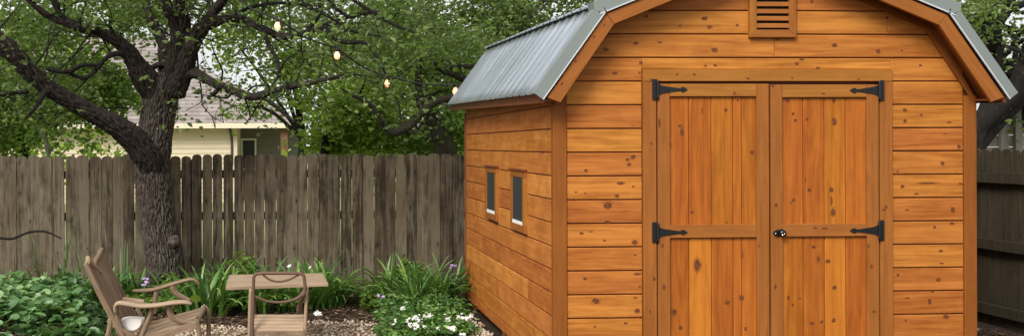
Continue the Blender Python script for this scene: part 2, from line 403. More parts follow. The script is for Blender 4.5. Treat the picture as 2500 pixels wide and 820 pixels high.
C = np.stack([rng.uniform(-3.2, 2.0, n), rng.uniform(6.6, 9.6, n), rng.uniform(0.006, 0.022, n)], 1)
C = C[(C[:, 1] < gravel_edge(C[:, 0]) + rng.normal(size=n) * 0.05) & ~((C[:, 0] > 1.6) & (C[:, 1] > 6.25))]
s = rng.uniform(0.009, 0.021, (len(C), 1)); S = np.concatenate([s, s * rng.uniform(0.6, 1, s.shape), s * rng.uniform(0.45, 0.8, s.shape)], 1)
tag(scatter_solid('gravel', C, S, PEBBLE, 0.3), 'loose tan pea gravel spread in front of the planting bed', 'gravel', kind='stuff')
n = 14000
C = np.stack([rng.uniform(-4.5, 5.9, n), rng.uniform(7.6, 10.55, n), rng.uniform(0.003, 0.028, n)], 1)
C = C[((C[:, 1] > gravel_edge(np.minimum(C[:, 0], 1.4)) - 0.05) | (C[:, 0] > 4.55)) & ~((C[:, 0] > 1.6) & (C[:, 0] < 4.55) & (C[:, 1] < 9.7))]
s = rng.uniform(0.012, 0.034, (len(C), 1)); S = np.concatenate([s, s * rng.uniform(0.22, 0.5, s.shape), s * 0.18], 1)
tag(scatter_solid('mulch', C, S, CHIP, 0.35, jag=0.3, smooth=False), 'dark brown bark mulch chips covering the bed along the fence', 'mulch', kind='stuff')

# ------------------------------------------------------------------ the barn shed
SY = 6.32
x0 = P(1351, 400, SY - 0.03).x + 0.010; x1 = P(2385, 400, SY - 0.03).x - 0.010; xc = (x0 + x1) / 2; SB = PX(1137, 400, x0).y
ZB = 0.07
shed = empty('barn_shed', (xc, SY, 0), 'orange stained cedar barn shed with gambrel metal roof and double doors', 'shed')
OH = 0.19; RY0 = SY - OH; RY1 = SB + 0.22
eL = P(1325, 228, RY0); eR = P(2480, 226, RY0); kL = P(1480, 15, RY0); kR = P(2338, 20, RY0)
EH = ((xc - eL.x) + (eR.x - xc)) / 2; KH = ((xc - kL.x) + (kR.x - xc)) / 2
EZ = (eL.z + eR.z) / 2; KZ = (kL.z + kR.z) / 2; AZ = KZ + KH * 0.40
print('SHED', x0, x1, xc, SB, 'EH', EH, 'KH', KH, 'EZ', EZ, 'KZ', KZ)
RISE = 0.09                                   # the roof climbs a little towards the back
def rz(y): return RISE * (y - RY0) / (RY1 - RY0)
def half_at(z):          # half width of the gable under the roof at height z
    if z < EZ: return x1 - xc
    h = EH - (z - EZ) * (EH - KH) / (KZ - EZ) if z < KZ else KH * (AZ - z) / (AZ - KZ)
    return max(0.02, min(x1 - xc, h - 0.03))
zl = P(1385, 430, SY).z; pitch = (P(1385, 200, SY).z - P(1385, 777, SY).z) / 10.0
lines = [zl + pitch * k for k in range(-12, 18)]
wl, wr = P(1384, 400, SY - 0.03).x, P(2355, 400, SY - 0.03).x     # inner edges of corner trim
dl, dr = P(1571, 400, SY - 0.036).x, P(2180, 400, SY - 0.036).x; dtop = P(1800, 170, SY - 0.039).z
vl, vr = P(1831, 50, SY).x, P(1945, 50, SY).x; vbot = P(1890, 92, SY).z; vtop = vbot + 0.42
NF = Vector((0, -1, 0))
fwall = MB()
T = 0.018; g = 0.0075
def fboard(a, b, za, zb_):
    # one lap of the front wall between x=a..b; ends follow the gable
    def lim(z): h = half_at(z); return xc - h, xc + h
    la, ra = lim(za); lb, rb = lim(zb_)
    bl_, br_, tr_, tl_ = max(a, la), min(b, ra), min(b, rb), max(a, lb)
    if br_ - bl_ < 0.03 or tr_ - tl_ < 0.0: return
    fwall.prism([(bl_, SY - T, za), (br_, SY - T, za), (max(tr_, tl_ + .005), SY - T, zb_), (tl_, SY - T, zb_)], (0, T, 0), (1, 0, 0), 0, 0.004)
joints = {14: [P(1888, 110, SY).x], 15: [P(2163, 50, SY).x]}
for i in range(len(lines) - 1):
    za, zb_ = lines[i] + g / 2, lines[i + 1] - g / 2
    if za > AZ - 0.02: break
    if zb_ < ZB: continue
    za = max(za, ZB)
    segs = [(wl if zb_ < EZ + 0.2 else x0 - 0.1, wr if zb_ < EZ + 0.2 else x1 + 0.1)]
    def cut(segs, a, b):
        out = []
        for (p, q) in segs:
            if b <= p or a >= q: out.append((p, q)); continue
            if a > p: out.append((p, a))
            if b < q: out.append((b, q))
        return out
    if za < dtop - 0.005:
        if zb_ > dtop:      # lap above the door frame: notch it
            fboard(wl, dl - 0.002, za, zb_); fboard(dr + 0.002, wr, za, zb_); fboard(dl - 0.0015, dr + 0.0015, dtop + 0.002, zb_); continue
        segs = cut(segs, dl - 0.002, dr + 0.002)
    jx = {round((P(1888, 110, SY).z)/1, 3): 1}
    for (p, q) in segs:
        xs = [p]
        for jxp, jy in ((1888, 110), (2163, 52)):
            jp = P(jxp, jy, SY)
            if za < jp.z < zb_ and p < jp.x < q: xs.append(jp.x)
        xs.append(q)
        for a, b in zip(xs[:-1], xs[1:]): fboard(a + 0.001, b - 0.001, za, zb_)
# backing board behind the laps
bk = [(x0 + 0.01, ZB), (x1 - 0.01, ZB), (x1 - 0.01, EZ), (xc + KH - 0.06, KZ - 0.02), (xc, AZ - 0.03), (xc - KH + 0.06, KZ - 0.02), (x0 + 0.01, EZ)]
fwall.prism([(a, SY - 0.004, b) for a, b in bk], (0, 0.03, 0), (1, 0, 0), 2)
KF = [(1578,40,5,5),(1720,46,10,6),(1732,67,9,6),(1660,64,6,4),(1800,62,6,4),(1552,106,9,6),(1479,121,10,7),(1745,123,10,8),(1610,104,8,3),(1564,154,6,5),(1501,179,9,5),(1561,178,5,4),(1722,161,5,3),(1746,160,6,4),
(1546,383,8,7),(1532,389,6,5),(1536,401,8,6),(1430,416,6,5),(1515,447,13,5),(1546,455,4,3),(1506,478,8,6),(1406,469,4,3),(1429,472,4,3),(1483,501,13,11),(1483,541,10,4),(1420,569,6,4),(1443,565,7,2),(1550,591,10,8),(1476,587,5,3),(1550,622,5,3),(1428,680,6,5),(1556,668,12,4),(1562,699,4,3),(1455,734,13,9),(1556,758,9,7),(1551,726,6,3),(1452,797,4,3),(1527,788,6,4),
(2192,418,4,3),(2203,455,7,6),(2345,448,8,3),(2237,473,8,3),(2265,447,34,3),(2215,512,6,3),(2326,512,7,10),(2325,545,8,5),(2282,554,5,5),(2297,612,7,4),(2299,642,6,3),(2192,671,5,5),(2291,682,8,7),(2276,711,6,3),(2270,735,6,10),(2215,727,9,3),(2309,772,10,7),(2211,781,4,4),
(2165,44,7,5),(2252,56,7,5),(2037,111,9,6),(2144,126,8,7),(2202,124,4,3),(1957,146,8,4),(1945,156,7,5),(1997,166,8,3),(2247,160,5,4),(2210,269,8,5),(2249,281,5,4),(2209,295,6,6),(2317,299,10,3),(2342,358,8,7),(2307,327,6,2),(2301,398,7,6),(1982,5,6,4),(1900,98,5,4)]
for (a, b, ra, rb) in KF:
    p = P(a, b, SY - T); k = SY / F
    fwall.knot(p, (1, 0, 0), NF, ra * k * 1.08, rb * k * 1.08)
o = fwall.build('front_wall', [CEDAR, KNOT, GROOVE], shed)

# left side wall, with openings for the two windows
swall = MB(); TS = 0.014
wins = []
for (a, b, t_, bt) in ((1184, 1211, 409, 541), (1245, 1280, 418, 571)):
    q0 = PX(b, t_, x0 - 0.022); q1 = PX(b, bt, x0 - 0.022); q2 = PX(a, t_, x0 - 0.022)
    wins.append((q0.y, q2.y, q1.z, q0.z))
print('WINS', wins)
wins = [(a, b, c, d) for a, b, c, d in wins]
def sboard(ya, yb, za, zb_):
    if yb - ya < 0.01: return
    swall.prism([(x0, yb, za), (x0, ya, za), (x0, ya, zb_), (x0, yb, zb_)], (TS, 0, 0), (0, 1, 0), 0, 0.004)
for i in range(len(lines) - 1):
    za, zb_ = max(lines[i] + g / 2, ZB), lines[i + 1] - g / 2
    if zb_ < ZB + 0.03: continue
    if za > EZ + 0.05: break
    segs = [(SY + 0.035, SB - 0.03)]
    for (ya, yb, wz0, wz1) in wins:
        if zb_ > wz0 + 0.05 and za < wz1 - 0.05: segs = cut(segs, ya + 0.02, yb - 0.02)
    for (p, q) in segs:
        xs = [p]
        if q - p > 2 and random.random() < 0.4: xs.append(random.uniform(p + 0.25, q - 0.25))
        xs.append(q)
        for a, b in zip(xs[:-1], xs[1:]): sboard(a + 0.0012, b - 0.0012, za, zb_)
swall.box((x0 + 0.010, SY + 0.03, ZB), (x0 + 0.04, SB - 0.01, EZ + 0.02), (0, 1, 0), 1)
swall.build('side_wall', [CEDAR_SIDE, GROOVE], shed)
b = MB()   # the far and back walls
b.box((x1 - 0.04, SY + 0.03, ZB), (x1, SB - 0.01, EZ), (0, 1, 0), 0); b.build('side_wall', CEDAR_SIDE, shed)
b = MB(); b.prism([(a, SB - 0.03, z) for a, z in bk], (0, 0.028, 0), (1, 0, 0)); b.build('back_wall', CEDAR, shed)
b = MB()
for y in (SY + 0.3, (SY + SB) / 2, SB - 0.3): b.box((x0 + 0.03, y, 0.0), (x1 - 0.03, y + 0.1, ZB - 0.002), (1, 0, 0))
b.build('skid', SOFFIT, shed)
# corner trim
for (xa, xb, ya, yb, m_) in ((x0 - 0.010, wl, SY - 0.030, SY + 0.03, CEDAR_DARK), (wr, x1 + 0.010, SY - 0.030, SY + 0.03, CEDAR_DARK), (x0 - 0.012, x0 + 0.06, SB - 0.028, SB + 0.01, REDSTAIN)):
    b = MB(); b.prism([(xa, ya, ZB - 0.01), (xb, ya, ZB - 0.01), (xb, ya, EZ - 0.01), (xa, ya, EZ - 0.01)], (0, yb - ya, 0), (0, 0, 1), 0, 0.003); b.build('corner_trim', m_, shed)
b = MB(); b.prism([(x0 - 0.010, SY + 0.034, ZB - 0.01), (x0 - 0.010, SY + 0.032, ZB - 0.01), (x0 - 0.010, SY + 0.032, EZ), (x0 - 0.010, SY + 0.034, EZ)], (0.01, 0, 0), (0, 0, 1)); 

# windows
for (ya, yb, za, zb_) in wins:
    fo = MB(); fx = x0 - 0.022; wd = (yb - ya); fwid = 0.062 if wd > 0 else 0
    fwid = wd * 0.15
    for (p, q, r_, s_) in ((ya, yb, za, za + 0.055), (ya, yb, zb_ - 0.05, zb_)):
        fo.prism([(fx, q, r_), (fx, p, r_), (fx, p, s_), (fx, q, s_)], (0.045, 0, 0), (0, 1, 0), 0, 0.003)
    for (p, q) in ((ya, ya + fwid), (yb - fwid, yb)):
        fo.prism([(fx, q, za + 0.056), (fx, p, za + 0.056), (fx, p, zb_ - 0.051), (fx, q, zb_ - 0.051)], (0.045, 0, 0), (0, 0, 1), 0, 0.003)
    fo.prism([(fx - 0.012, yb + 0.012, zb_ + 0.001), (fx - 0.012, ya - 0.012, zb_ + 0.001), (fx - 0.012, ya - 0.012, zb_ + 0.014), (fx - 0.012, yb + 0.012, zb_ + 0.014)], (0.055, 0, 0), (0, 1, 0), 1)
    wo = fo.build('window', [CEDAR_TRIM, REDSTAIN], shed)
    gm = MB(); gm.box((fx + 0.004, ya + fwid - 0.005, za + 0.05), (x0 + 0.002, yb - fwid + 0.005, zb_ - 0.045), (0, 0, 1))
    if 'GLASS' not in globals():
        mm = NT('window_glass'); nn = mm.noise(mm.mapping(mm.pos(), (1, 60, 1)), 1, 2); GLASS = mm.base(mm.mix(nn, (0.012, 0.018, 0.018), (0.05, 0.06, 0.06)), 0.3, 0, 0.25)
    gm.build('pane', GLASS, wo)
    sm_ = MB(); sm_.box((fx + 0.001, ya + fwid, za + 0.056), (fx + 0.003, yb - fwid, za + 0.082), (0, 1, 0)); sm_.build('sill', WHITEP, wo)

# door casing
casing = MB()
cy = SY - 0.036
il, ir = P(1603, 400, cy).x, P(2149, 400, cy).x; it = P(1800, 199, cy).z
for pts_, ua in (([(dl, ZB), (il, ZB), (il, dtop - 0.074), (dl, dtop - 0.074)], (0, 0, 1)), ([(ir, ZB), (dr, ZB), (dr, dtop - 0.074), (ir, dtop - 0.074)], (0, 0, 1)), ([(dl, it), (dr, it), (dr, dtop), (dl, dtop)], (1, 0, 0))):
    pass
casing.prism([(dl, cy, ZB), (il, cy, ZB), (il, cy, it - 0.001), (dl, cy, it - 0.001)], (0, 0.036, 0), (0, 0, 1), 0, 0.003)
casing.prism([(ir, cy, ZB), (dr, cy, ZB), (dr, cy, it - 0.001), (ir, cy, it - 0.001)], (0, 0.036, 0), (0, 0, 1), 0, 0.003)
casing.prism([(dl, cy - 0.003, it), (dr, cy - 0.003, it), (dr, cy - 0.003, dtop), (dl, cy - 0.003, dtop)], (0, 0.038, 0), (1, 0, 0), 0, 0.003)
for (a, b2, ra, rb) in ((1653,182,4,3),(1695,182,4,4),(1826,192,4,3),(1590,195,5,3),(1934,191,3,3),(2096,194,3,3),(2163,505,4,6),(2158,512,5,3),(1590,350,3,4),(1597,680,4,6),(1588,760,3,4)):
    casing.knot(P(a, b2, cy - (0.003 if b2 < 198 else 0)), (1, 0, 0), NF, ra * 0.0033, rb * 0.0033)
casing.build('door_frame', [CEDAR_TRIM, KNOT], shed)
# doors
KD = [[(1772,269,5,6),(1665,322,5,14),(1660,308,6,4),(1714,270,2,8),(1801,245,3,5),(1836,372,5,7),(1690,518,5,5),(1774,542,4,3),(1702,647,11,21),(1646,761,8,11),(1776,738,7,7),(1810,726,8,8),(1662,799,6,6),(1820,801,4,6),(1812,620,2,14)],
      [(1922,246,6,7),(1936,278,4,5),(1941,294,5,5),(1970,292,5,5),(2037,297,7,12),(2036,245,5,9),(1976,464,6,6),(2030,463,6,8),(2034,518,8,13),(2030,490,3,14),(1937,488,6,5),(1931,495,4,3),(1986,603,6,6),(2021,637,7,6),(2037,701,7,6),(2035,781,6,7),(1982,788,7,5),(2006,785,5,5),(1925,726,4,6),(1935,743,4,4),(1952,728,5,3),(1967,440,2,8)]]
KS = [[(1636,350,3,5),(1793,228,4,4),(1610,300,3,12),(1617,600,4,6),(1853,600,3,3),(1621,700,4,8)], [(1895,500,4,5),(2120,600,3,4),(2134,760,6,3),(1886,210,4,3),(2010,229,5,3),(2014,557,8,3),(1990,556,6,3),(1893,700,3,6),(2128,650,3,6)]]
dz0 = 0.115
for di, (xa, xb, sl, sr, tp, tr_, m0, m1, bd, lab) in enumerate(((1606.5, 1878, 1636, 1848, 205, 236, 548, 580, (1636, 1682, 1737, 1790, 1811, 1848), 'left door leaf'), (1882.5, 2146, 1911, 2117, 207, 238, 546, 577, (1911, 1961, 2013, 2065, 2117), 'right door leaf with the black latch'))):
    fy = SY - 0.040; py_ = SY - 0.020
    X = lambda p: P(p, 400, fy).x
    Z = lambda q: P((xa + xb) / 2, q, fy).z
    d = MB()
    d.prism([(X(xa), fy, dz0), (X(sl), fy, dz0), (X(sl), fy, Z(tp)), (X(xa), fy, Z(tp))], (0, 0.03, 0), (0, 0, 1), 0, 0.003)
    d.prism([(X(sr), fy, dz0), (X(xb), fy, dz0), (X(xb), fy, Z(tp)), (X(sr), fy, Z(tp))], (0, 0.03, 0), (0, 0, 1), 0, 0.003)
    for (zt, zb2) in ((Z(tp), Z(tr_)), (Z(m0), Z(m1)), (dz0 + 0.085, dz0)):
        d.prism([(X(sl) + .001, fy, zb2), (X(sr) - .001, fy, zb2), (X(sr) - .001, fy, zt), (X(sl) + .001, fy, zt)], (0, 0.03, 0), (1, 0, 0), 0, 0.003)
    for a, b2, ra, rb in KS[di]: d.knot(P(a, b2, fy), (1, 0, 0), NF, ra * 0.0035, rb * 0.0035)
    do = d.build('door', [CEDAR_TRIM, KNOT], shed); do['label'] = lab
    pn = MB()
    for (zt, zb2) in ((Z(tr_) + 0.02, Z(m0) - 0.02), (Z(m1) + 0.02, dz0 + 0.06)):
        for a, b2 in zip(bd[:-1], bd[1:]):
            xa_, xb_ = P(a, 400, py_).x + (0.0015 if a != bd[0] else -0.01), P(b2, 400, py_).x - (0.0015 if b2 != bd[-1] else -0.01)
            pn.prism([(xa_, py_, zb2), (xb_, py_, zb2), (xb_, py_, zt), (xa_, py_, zt)], (0, 0.016, 0), (0, 0, 1), 0, 0.0045)
    for a, b2, ra, rb in KD[di]: pn.knot(P(a, b2, py_), (1, 0, 0), NF, ra * 0.0031, rb * 0.0030)
    po = pn.build('door_panel', [CEDAR_DOOR, KNOT], do)
    # hinges
    for hy in ((219, 567) if di == 0 else (221, 562)):
        h = MB(); sgn = 1 if di == 0 else -1; hx = 1599 if di == 0 else 2153
        c = P(hx, hy, fy - 0.004); k = SY / F; hw, hh = 6.5 * k, 25.5 * k
        pl = [(c.x - hw, c.z - hh + .004), (c.x - hw + .004, c.z - hh), (c.x + hw - .004, c.z - hh), (c.x + hw, c.z - hh + .004), (c.x + hw, c.z + hh - .004), (c.x + hw - .004, c.z + hh), (c.x - hw + .004, c.z + hh), (c.x - hw, c.z + hh - .004)]
        h.prism([(a, fy - 0.005, z) for a, z in pl], (0, 0.0048, 0), (0, 0, 1), 0, 0.001)
        h.tube([(c.x + sgn * hw, fy - 0.009, c.z - hh * .9), (c.x + sgn * hw, fy - 0.009, c.z + hh * .9)], [0.009, 0.009], 10)
        out = [(6, 15), (20, 9), (40, 6), (60, 3.2), (66, 3.4), (68, 6.5), (74, 5.5), (82, 0)]
        top_ = [(c.x + sgn * a * k, fy - 0.006, c.z + b2 * k) for a, b2 in out]; bot_ = [(c.x + sgn * a * k, fy - 0.006, c.z - b2 * k) for a, b2 in out[:-1]]
        ring = bot_ + top_[::-1]
        if sgn < 0: ring = ring[::-1]
        h.prism(ring, (0, 0.0058, 0), (1, 0, 0))
        for a in (16, 34, 50): h.lathe((c.x + sgn * a * k, fy - 0.006, c.z), [(0.0055, 0), (0.004, 0.003), (0.001, 0.0038)], (0, -1, 0), 8)
        for a in (-16, 16): h.lathe((c.x - sgn * 0.003, fy - 0.005, c.z + a * k), [(0.0055, 0), (0.004, 0.003), (0.001, 0.0038)], (0, -1, 0), 8)
        h.build('hinge', BLACK, do)
    if di == 1:
        c = P(1902, 568, fy); h = MB(); k = SY / F
        # escutcheon with two knuckles, a lock body and a keyed knob
        ell = [(c.x + 16 * k * math.cos(t) * (1 if math.cos(t) < 0 else 1), fy - 0.008, c.z + (9 + 2 * math.cos(t)) * k * math.sin(t)) for t in [2 * math.pi * i / 20 for i in range(20)]]
        h.prism(ell, (0, 0.0078, 0), (1, 0, 0), 0, 0.002)
        h.lathe((c.x + 6 * k, fy - 0.008, c.z), [(0.022, 0), (0.024, 0.01), (0.020, 0.022), (0.008, 0.027)], (0, -1, 0), 16)
        h.lathe((c.x - 10 * k, fy - 0.008, c.z - 2 * k), [(0.012, 0), (0.012, 0.012), (0.006, 0.015)], (0, -1, 0), 12)
        h.tube([(c.x - 10 * k, fy - 0.016, c.z), (c.x - 5 * k, fy - 0.028, c.z + 8 * k), (c.x + 4 * k, fy - 0.028, c.z + 9 * k), (c.x + 8 * k, fy - 0.016, c.z + 2 * k)], [0.004] * 4, 8)
        hl = h.build('latch', BLACK, do)
        for (a, b2, r_) in ((-13, -1, 0.0045), (-1, 3, 0.005), (2, -4.5, 0.0075), (7, -2, 0.005)):
            q = MB(); q.lathe((c.x + a * k, fy - (0.037 if a > -10 else 0.024), c.z + b2 * k), [(r_ * .3, -0.004), (r_, 0), (r_ * 0.8, r_ * .5), (r_ * 0.2, r_ * 0.8)], (0, -1, 0), 10)
            q.build('latch_button', CHROME, do)

# gable vent
v = MB(); vy = SY - 0.05
il_, ir_ = P(1848, 50, vy).x, P(1928, 50, vy).x; vb_ = P(1890, 73, vy).z; va, vb2 = P(1831.5, 50, vy).x, P(1945, 50, vy).x; v0 = P(1890, 92, vy).z; v1 = v0 + 0.46
v.prism([(va, vy, v0), (vb2, vy, v0), (ir_, vy, vb_), (il_, vy, vb_)], (0, 0.045, 0), (1, 0, 0), 0, 0.003)
v.prism([(vb2, vy, v0), (vb2, vy, v1), (ir_, vy, v1 - 0.05), (ir_, vy, vb_)], (0, 0.045, 0), (0, 0, 1), 0, 0.003)
v.prism([(va, vy, v1), (va, vy, v0), (il_, vy, vb_), (il_, vy, v1 - 0.05)], (0, 0.045, 0), (0, 0, 1), 0, 0.003)
v.prism([(vb2, vy, v1), (va, vy, v1), (il_, vy, v1 - 0.05), (ir_, vy, v1 - 0.05)], (0, 0.045, 0), (1, 0, 0), 0, 0.003)
vo = v.build('gable_vent', CEDAR_TRIM, shed)
sp = 17.8 * SY / F
k = 0
while vb_ + sp * (k + 0.9) < v1 - 0.05:
    z = vb_ + sp * k + 0.012; sl = MB()
    sl.prism([(il_ - .005, vy + 0.004, z), (ir_ + .005, vy + 0.004, z), (ir_ + .005, vy + 0.012, z + sp * 0.66), (il_ - .005, vy + 0.012, z + sp * 0.66)], (0, 0.012, 0), (1, 0, 0), 0, 0.002)
    sl.build('slat', CEDAR_TRIM, vo); k += 1
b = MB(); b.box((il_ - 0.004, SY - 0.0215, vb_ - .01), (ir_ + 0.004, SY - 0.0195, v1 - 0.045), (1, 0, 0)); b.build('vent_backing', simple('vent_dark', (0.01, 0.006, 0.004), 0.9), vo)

# rake boards, soffit, fascia
def gpt(h, z, s, y): return Vector((xc + s * h, y, z + rz(y)))
RW = 0.082
for s in (-1, 1):
    e = Vector((EH - 0.050, 0, EZ - 0.030)); kk = Vector((KH - 0.032, 0, KZ - 0.046)); ap = Vector((0.0, 0, AZ - 0.052))
    d1 = (kk - e).normalized(); d2 = (ap - kk).normalized(); n1 = Vector((-d1.z, 0, d1.x)); n2 = Vector((-d2.z, 0, d2.x))   # inward normals
    n1 = n1 if n1.x < 0 else -n1; n2 = n2 if n2.z < 0 else -n2
    bis = (n1 + n2).normalized(); bl = RW / bis.dot(n1)
    ki = kk + bis * bl; ei = e + Vector((-1, 0, -0.35)).normalized() * RW * 1.12; ai = Vector((0, 0, ap.z - RW / -n2.z))
    def Q(p, y): return (xc + s * p.x, y, p.z + rz(y))
    for ring in ((e, kk, ki, ei), (kk + d2 * 0.002, ap, ai, ki + d2 * 0.002)):
        pr = [Q(p, RY0 + 0.008) for p in ring]
        if s > 0: pr = pr[::-1]
        b = MB(); b.prism(pr, (0, 0.022, 0), Vector(pr[1]) - Vector(pr[0]) if s < 0 else Vector(pr[2]) - Vector(pr[3]), 0, 0.003)
        if ring[0] is e and s < 0:
            for (a, c_) in ((1450, 90), (1405, 150), (1372, 205), (1475, 62)): b.knot(P(a, c_, RY0 + 0.008), (0.57, 0, 0.82), NF, 0.018, 0.010)
        b.build('rake_board', [CEDAR_TRIM, KNOT], shed)
    # soffit under the overhang, from the wall to the rake
    for (p, q, nn) in ((e, kk, n1), (kk, ap, n2)):
        a1 = p + nn * 0.018; a2 = q + nn * 0.018
        b = MB(); ya, yb = RY0 + 0.030, SB + 0.18
        pr = [Q(a1, ya), Q(a2, ya), Q(a2 + nn * 0.014, ya), Q(a1 + nn * 0.014, ya)]
        if s > 0: pr = pr[::-1]
        b.prism(pr, (0, yb - ya, RISE * (yb - ya) / (RY1 - RY0)), (0, 1, 0)); b.build('roof_deck', SOFFIT, shed)
    # wall frieze that follows the gable
    for (p, q, nn, fo_) in ((e, kk + d1 * 0.05, n1, 0.034), (kk - d2 * 0.05, ap, n2, 0.0365)):
        a1 = p + nn * 0.0; a2 = q + nn * 0.0; pr = [Q(v_, SY - fo_) for v_ in (a1, a2, a2 + nn * 0.085, a1 + nn * 0.085)]
        pr = [(min(max(a, x0), x1), y_, z_ ) for a, y_, z_ in pr]
        if s > 0: pr = pr[::-1]
        b = MB(); b.prism(pr, (0, 0.015, 0), Vector(pr[1]) - Vector(pr[0]) if s < 0 else Vector(pr[2]) - Vector(pr[3]), 0, 0.002); b.build('frieze_board', CEDAR_DARK, shed)
    # eave fascia and soffit
    ya, yb = RY0 + 0.032, RY1 - 0.02; b = MB()
    A = [Vector(Q(Vector((EH - 0.022, 0, EZ - 0.004)), y)) for y in (ya, yb)]
    for dz, th, wd in ((0, 0.02, 0.058),):
        pr = [A[1] + Vector((0, 0, -wd)), A[0] + Vector((0, 0, -wd)), A[0], A[1]]
        if s > 0: pr = pr[::-1]
        b.prism(pr, (-s * th, 0, 0), (0, 1, 0))
    b.build('fascia', REDSTAIN, shed)
    b = MB()
    zz = EZ - 0.05
    b.prism([(xc + s * (EH - 0.044), ya, zz + rz(ya) + .0), (xc + s * (EH - 0.044), yb, zz + rz(yb)), (xc + s * (x1 - xc - 0.01), yb, zz + rz(yb)), (xc + s * (x1 - xc - 0.01), ya, zz + rz(ya))][::(1 if s < 0 else -1)], (0, 0, 0.012), (0, 1, 0)); b.build('soffit', REDSTAIN, shed)

# corrugated roof sheets
def corr(y):
    u = (y % 0.1) / 0.1; k = int(math.floor(y / 0.1)) % 2
    h = 0.5 - 0.5 * math.cos(2 * math.pi * u); h = h ** 1.6
    return h * (0.015 if k == 0 else 0.006)
def roof_sheet(s, pa, pb, name, ext0=0.0, ext1=0.0, lift=0.006, ylo=RY0 + 0.06, seam=None):
    d = (pb - pa).normalized(); nr = Vector((-d.z, 0, d.x)); nr = nr if (nr.z > 0) else -nr
    b = MB(); ys = np.arange(ylo, RY1 + 0.001, 0.0125); A = pa - d * ext0; B = pb + d * ext1
    rows = 8
    for layer in (0, 1):
        for y in ys:
            for r in range(rows + 1):
                t = r / rows; p = A.lerp(B, t) + nr * (lift + corr(y) + 0.0025 * noise.noise(Vector((y * 1.3, t * 3, s * 9))) - layer * 0.0015)
                b.v.append((xc + s * p.x, y, p.z + rz(y)))
    m = rows + 1; N = len(ys)
    for layer in (0, 1):
        o_ = layer * N * m
        for i in range(N - 1):
            for r in range(rows):
                q = [o_ + i * m + r, o_ + (i + 1) * m + r, o_ + (i + 1) * m + r + 1, o_ + i * m + r + 1]
                if (s < 0) != (layer == 1): q = q[::-1]
                b.face(q, None, 0, True)
    for i in range(N - 1):       # close the eave and upper edges
        for r in (0, rows):
            b.face([i * m + r, (i + 1) * m + r, N * m + (i + 1) * m + r, N * m + i * m + r])
    return b.build(name, METAL, shed)
e3 = Vector((EH, 0, EZ)); k3 = Vector((KH, 0, KZ)); a3 = Vector((0, 0, AZ))
for s in (-1, 1):
    roof_sheet(s, e3, k3, 'metal_roof_sheet', 0.012, -0.01)
    roof_sheet(s, k3, a3, 'metal_roof_sheet', 0.035, 0.0, 0.026)
    # dark closure strip in the gap under the upper sheet, rake flashing, screws
    b = MB(); A, B = Vector((KH + 0.012, 0, KZ - 0.006)), Vector((KH + 0.002, 0, KZ + 0.026))
    pr = [(xc + s * A.x, RY1 - 0.01, A.z + rz(RY1)), (xc + s * A.x, RY0 + 0.12, A.z + rz(RY0)), (xc + s * B.x, RY0 + 0.12, B.z + rz(RY0)), (xc + s * B.x, RY1 - 0.01, B.z + rz(RY1))]
    b.prism(pr if s < 0 else pr[::-1], (-s * 0.012, 0, 0), (0, 1, 0)); b.build('closure_strip', BLACK, shed)
    for (p, q, ex) in ((e3, k3, 0.02), (k3, a3, 0.03)):
        d = (q - p).normalized(); nr = Vector((-d.z, 0, d.x)); nr = nr if nr.z > 0 else -nr
        p2 = p - d * ex; q2 = q + d * (0.0 if q is k3 else 0.0); li = 0.028 if p is e3 else 0.045
        b = MB()
        def W(pt, off, y): v_ = pt + nr * off; return (xc + s * v_.x, y, v_.z + rz(y))
        pr = [W(p2, li, RY0 - 0.002), W(p2, li, RY0 + 0.07), W(q2, li, RY0 + 0.07), W(q2, li, RY0 - 0.002)]
        if s < 0: pr = pr[::-1]
        b.prism(pr, -nr_ if False else tuple(Vector((-s * nr.x, 0, -nr.z)) * 0.003), (Vector(pr[2]) - Vector(pr[1])), 0)
        pr = [W(p2, li - 0.0035, RY0 - 0.003), W(q2 + (d * 0.012 if p is e3 else Vector()), li - 0.0035, RY0 - 0.003), W(q2, -0.036, RY0 - 0.003), W(p2, -0.036, RY0 - 0.003)]
        if s > 0: pr = pr[::-1]
        b.prism(pr, (0, 0.004, 0), (1, 0, 0), 0)
        pr = [W(p2, -0.037, RY0 - 0.008), W(q2, -0.037, RY0 - 0.008), W(q2, -0.045, RY0 - 0.008), W(p2, -0.045, RY0 - 0.008)]
        if s > 0: pr = pr[::-1]
        b.prism(pr, (0, 0.010, 0), (1, 0, 0), 1)
        if p is k3:
            d0 = (k3 - e3).normalized(); n0 = Vector((-d0.z, 0, d0.x)); n0 = n0 if n0.z > 0 else -n0
            pr = [k3 - d * .040 + nr * .0445, k3 + d * .01 + nr * .0445, k3 + d * .01 - nr * .034, k3 - d0 * .03 - n0 * .034, k3 - d0 * .045 + n0 * .027]
            pr = [(xc + s * v_.x, RY0 - 0.0045, v_.z + rz(RY0)) for v_ in pr]
            if s < 0: pr = pr[::-1]
            pr = pr[::-1]
            b.prism(pr, (0, 0.127, 0), (1, 0, 0), 0)
        b.build('rake_flashing', [FLASH, FLASH_EDGE], shed)

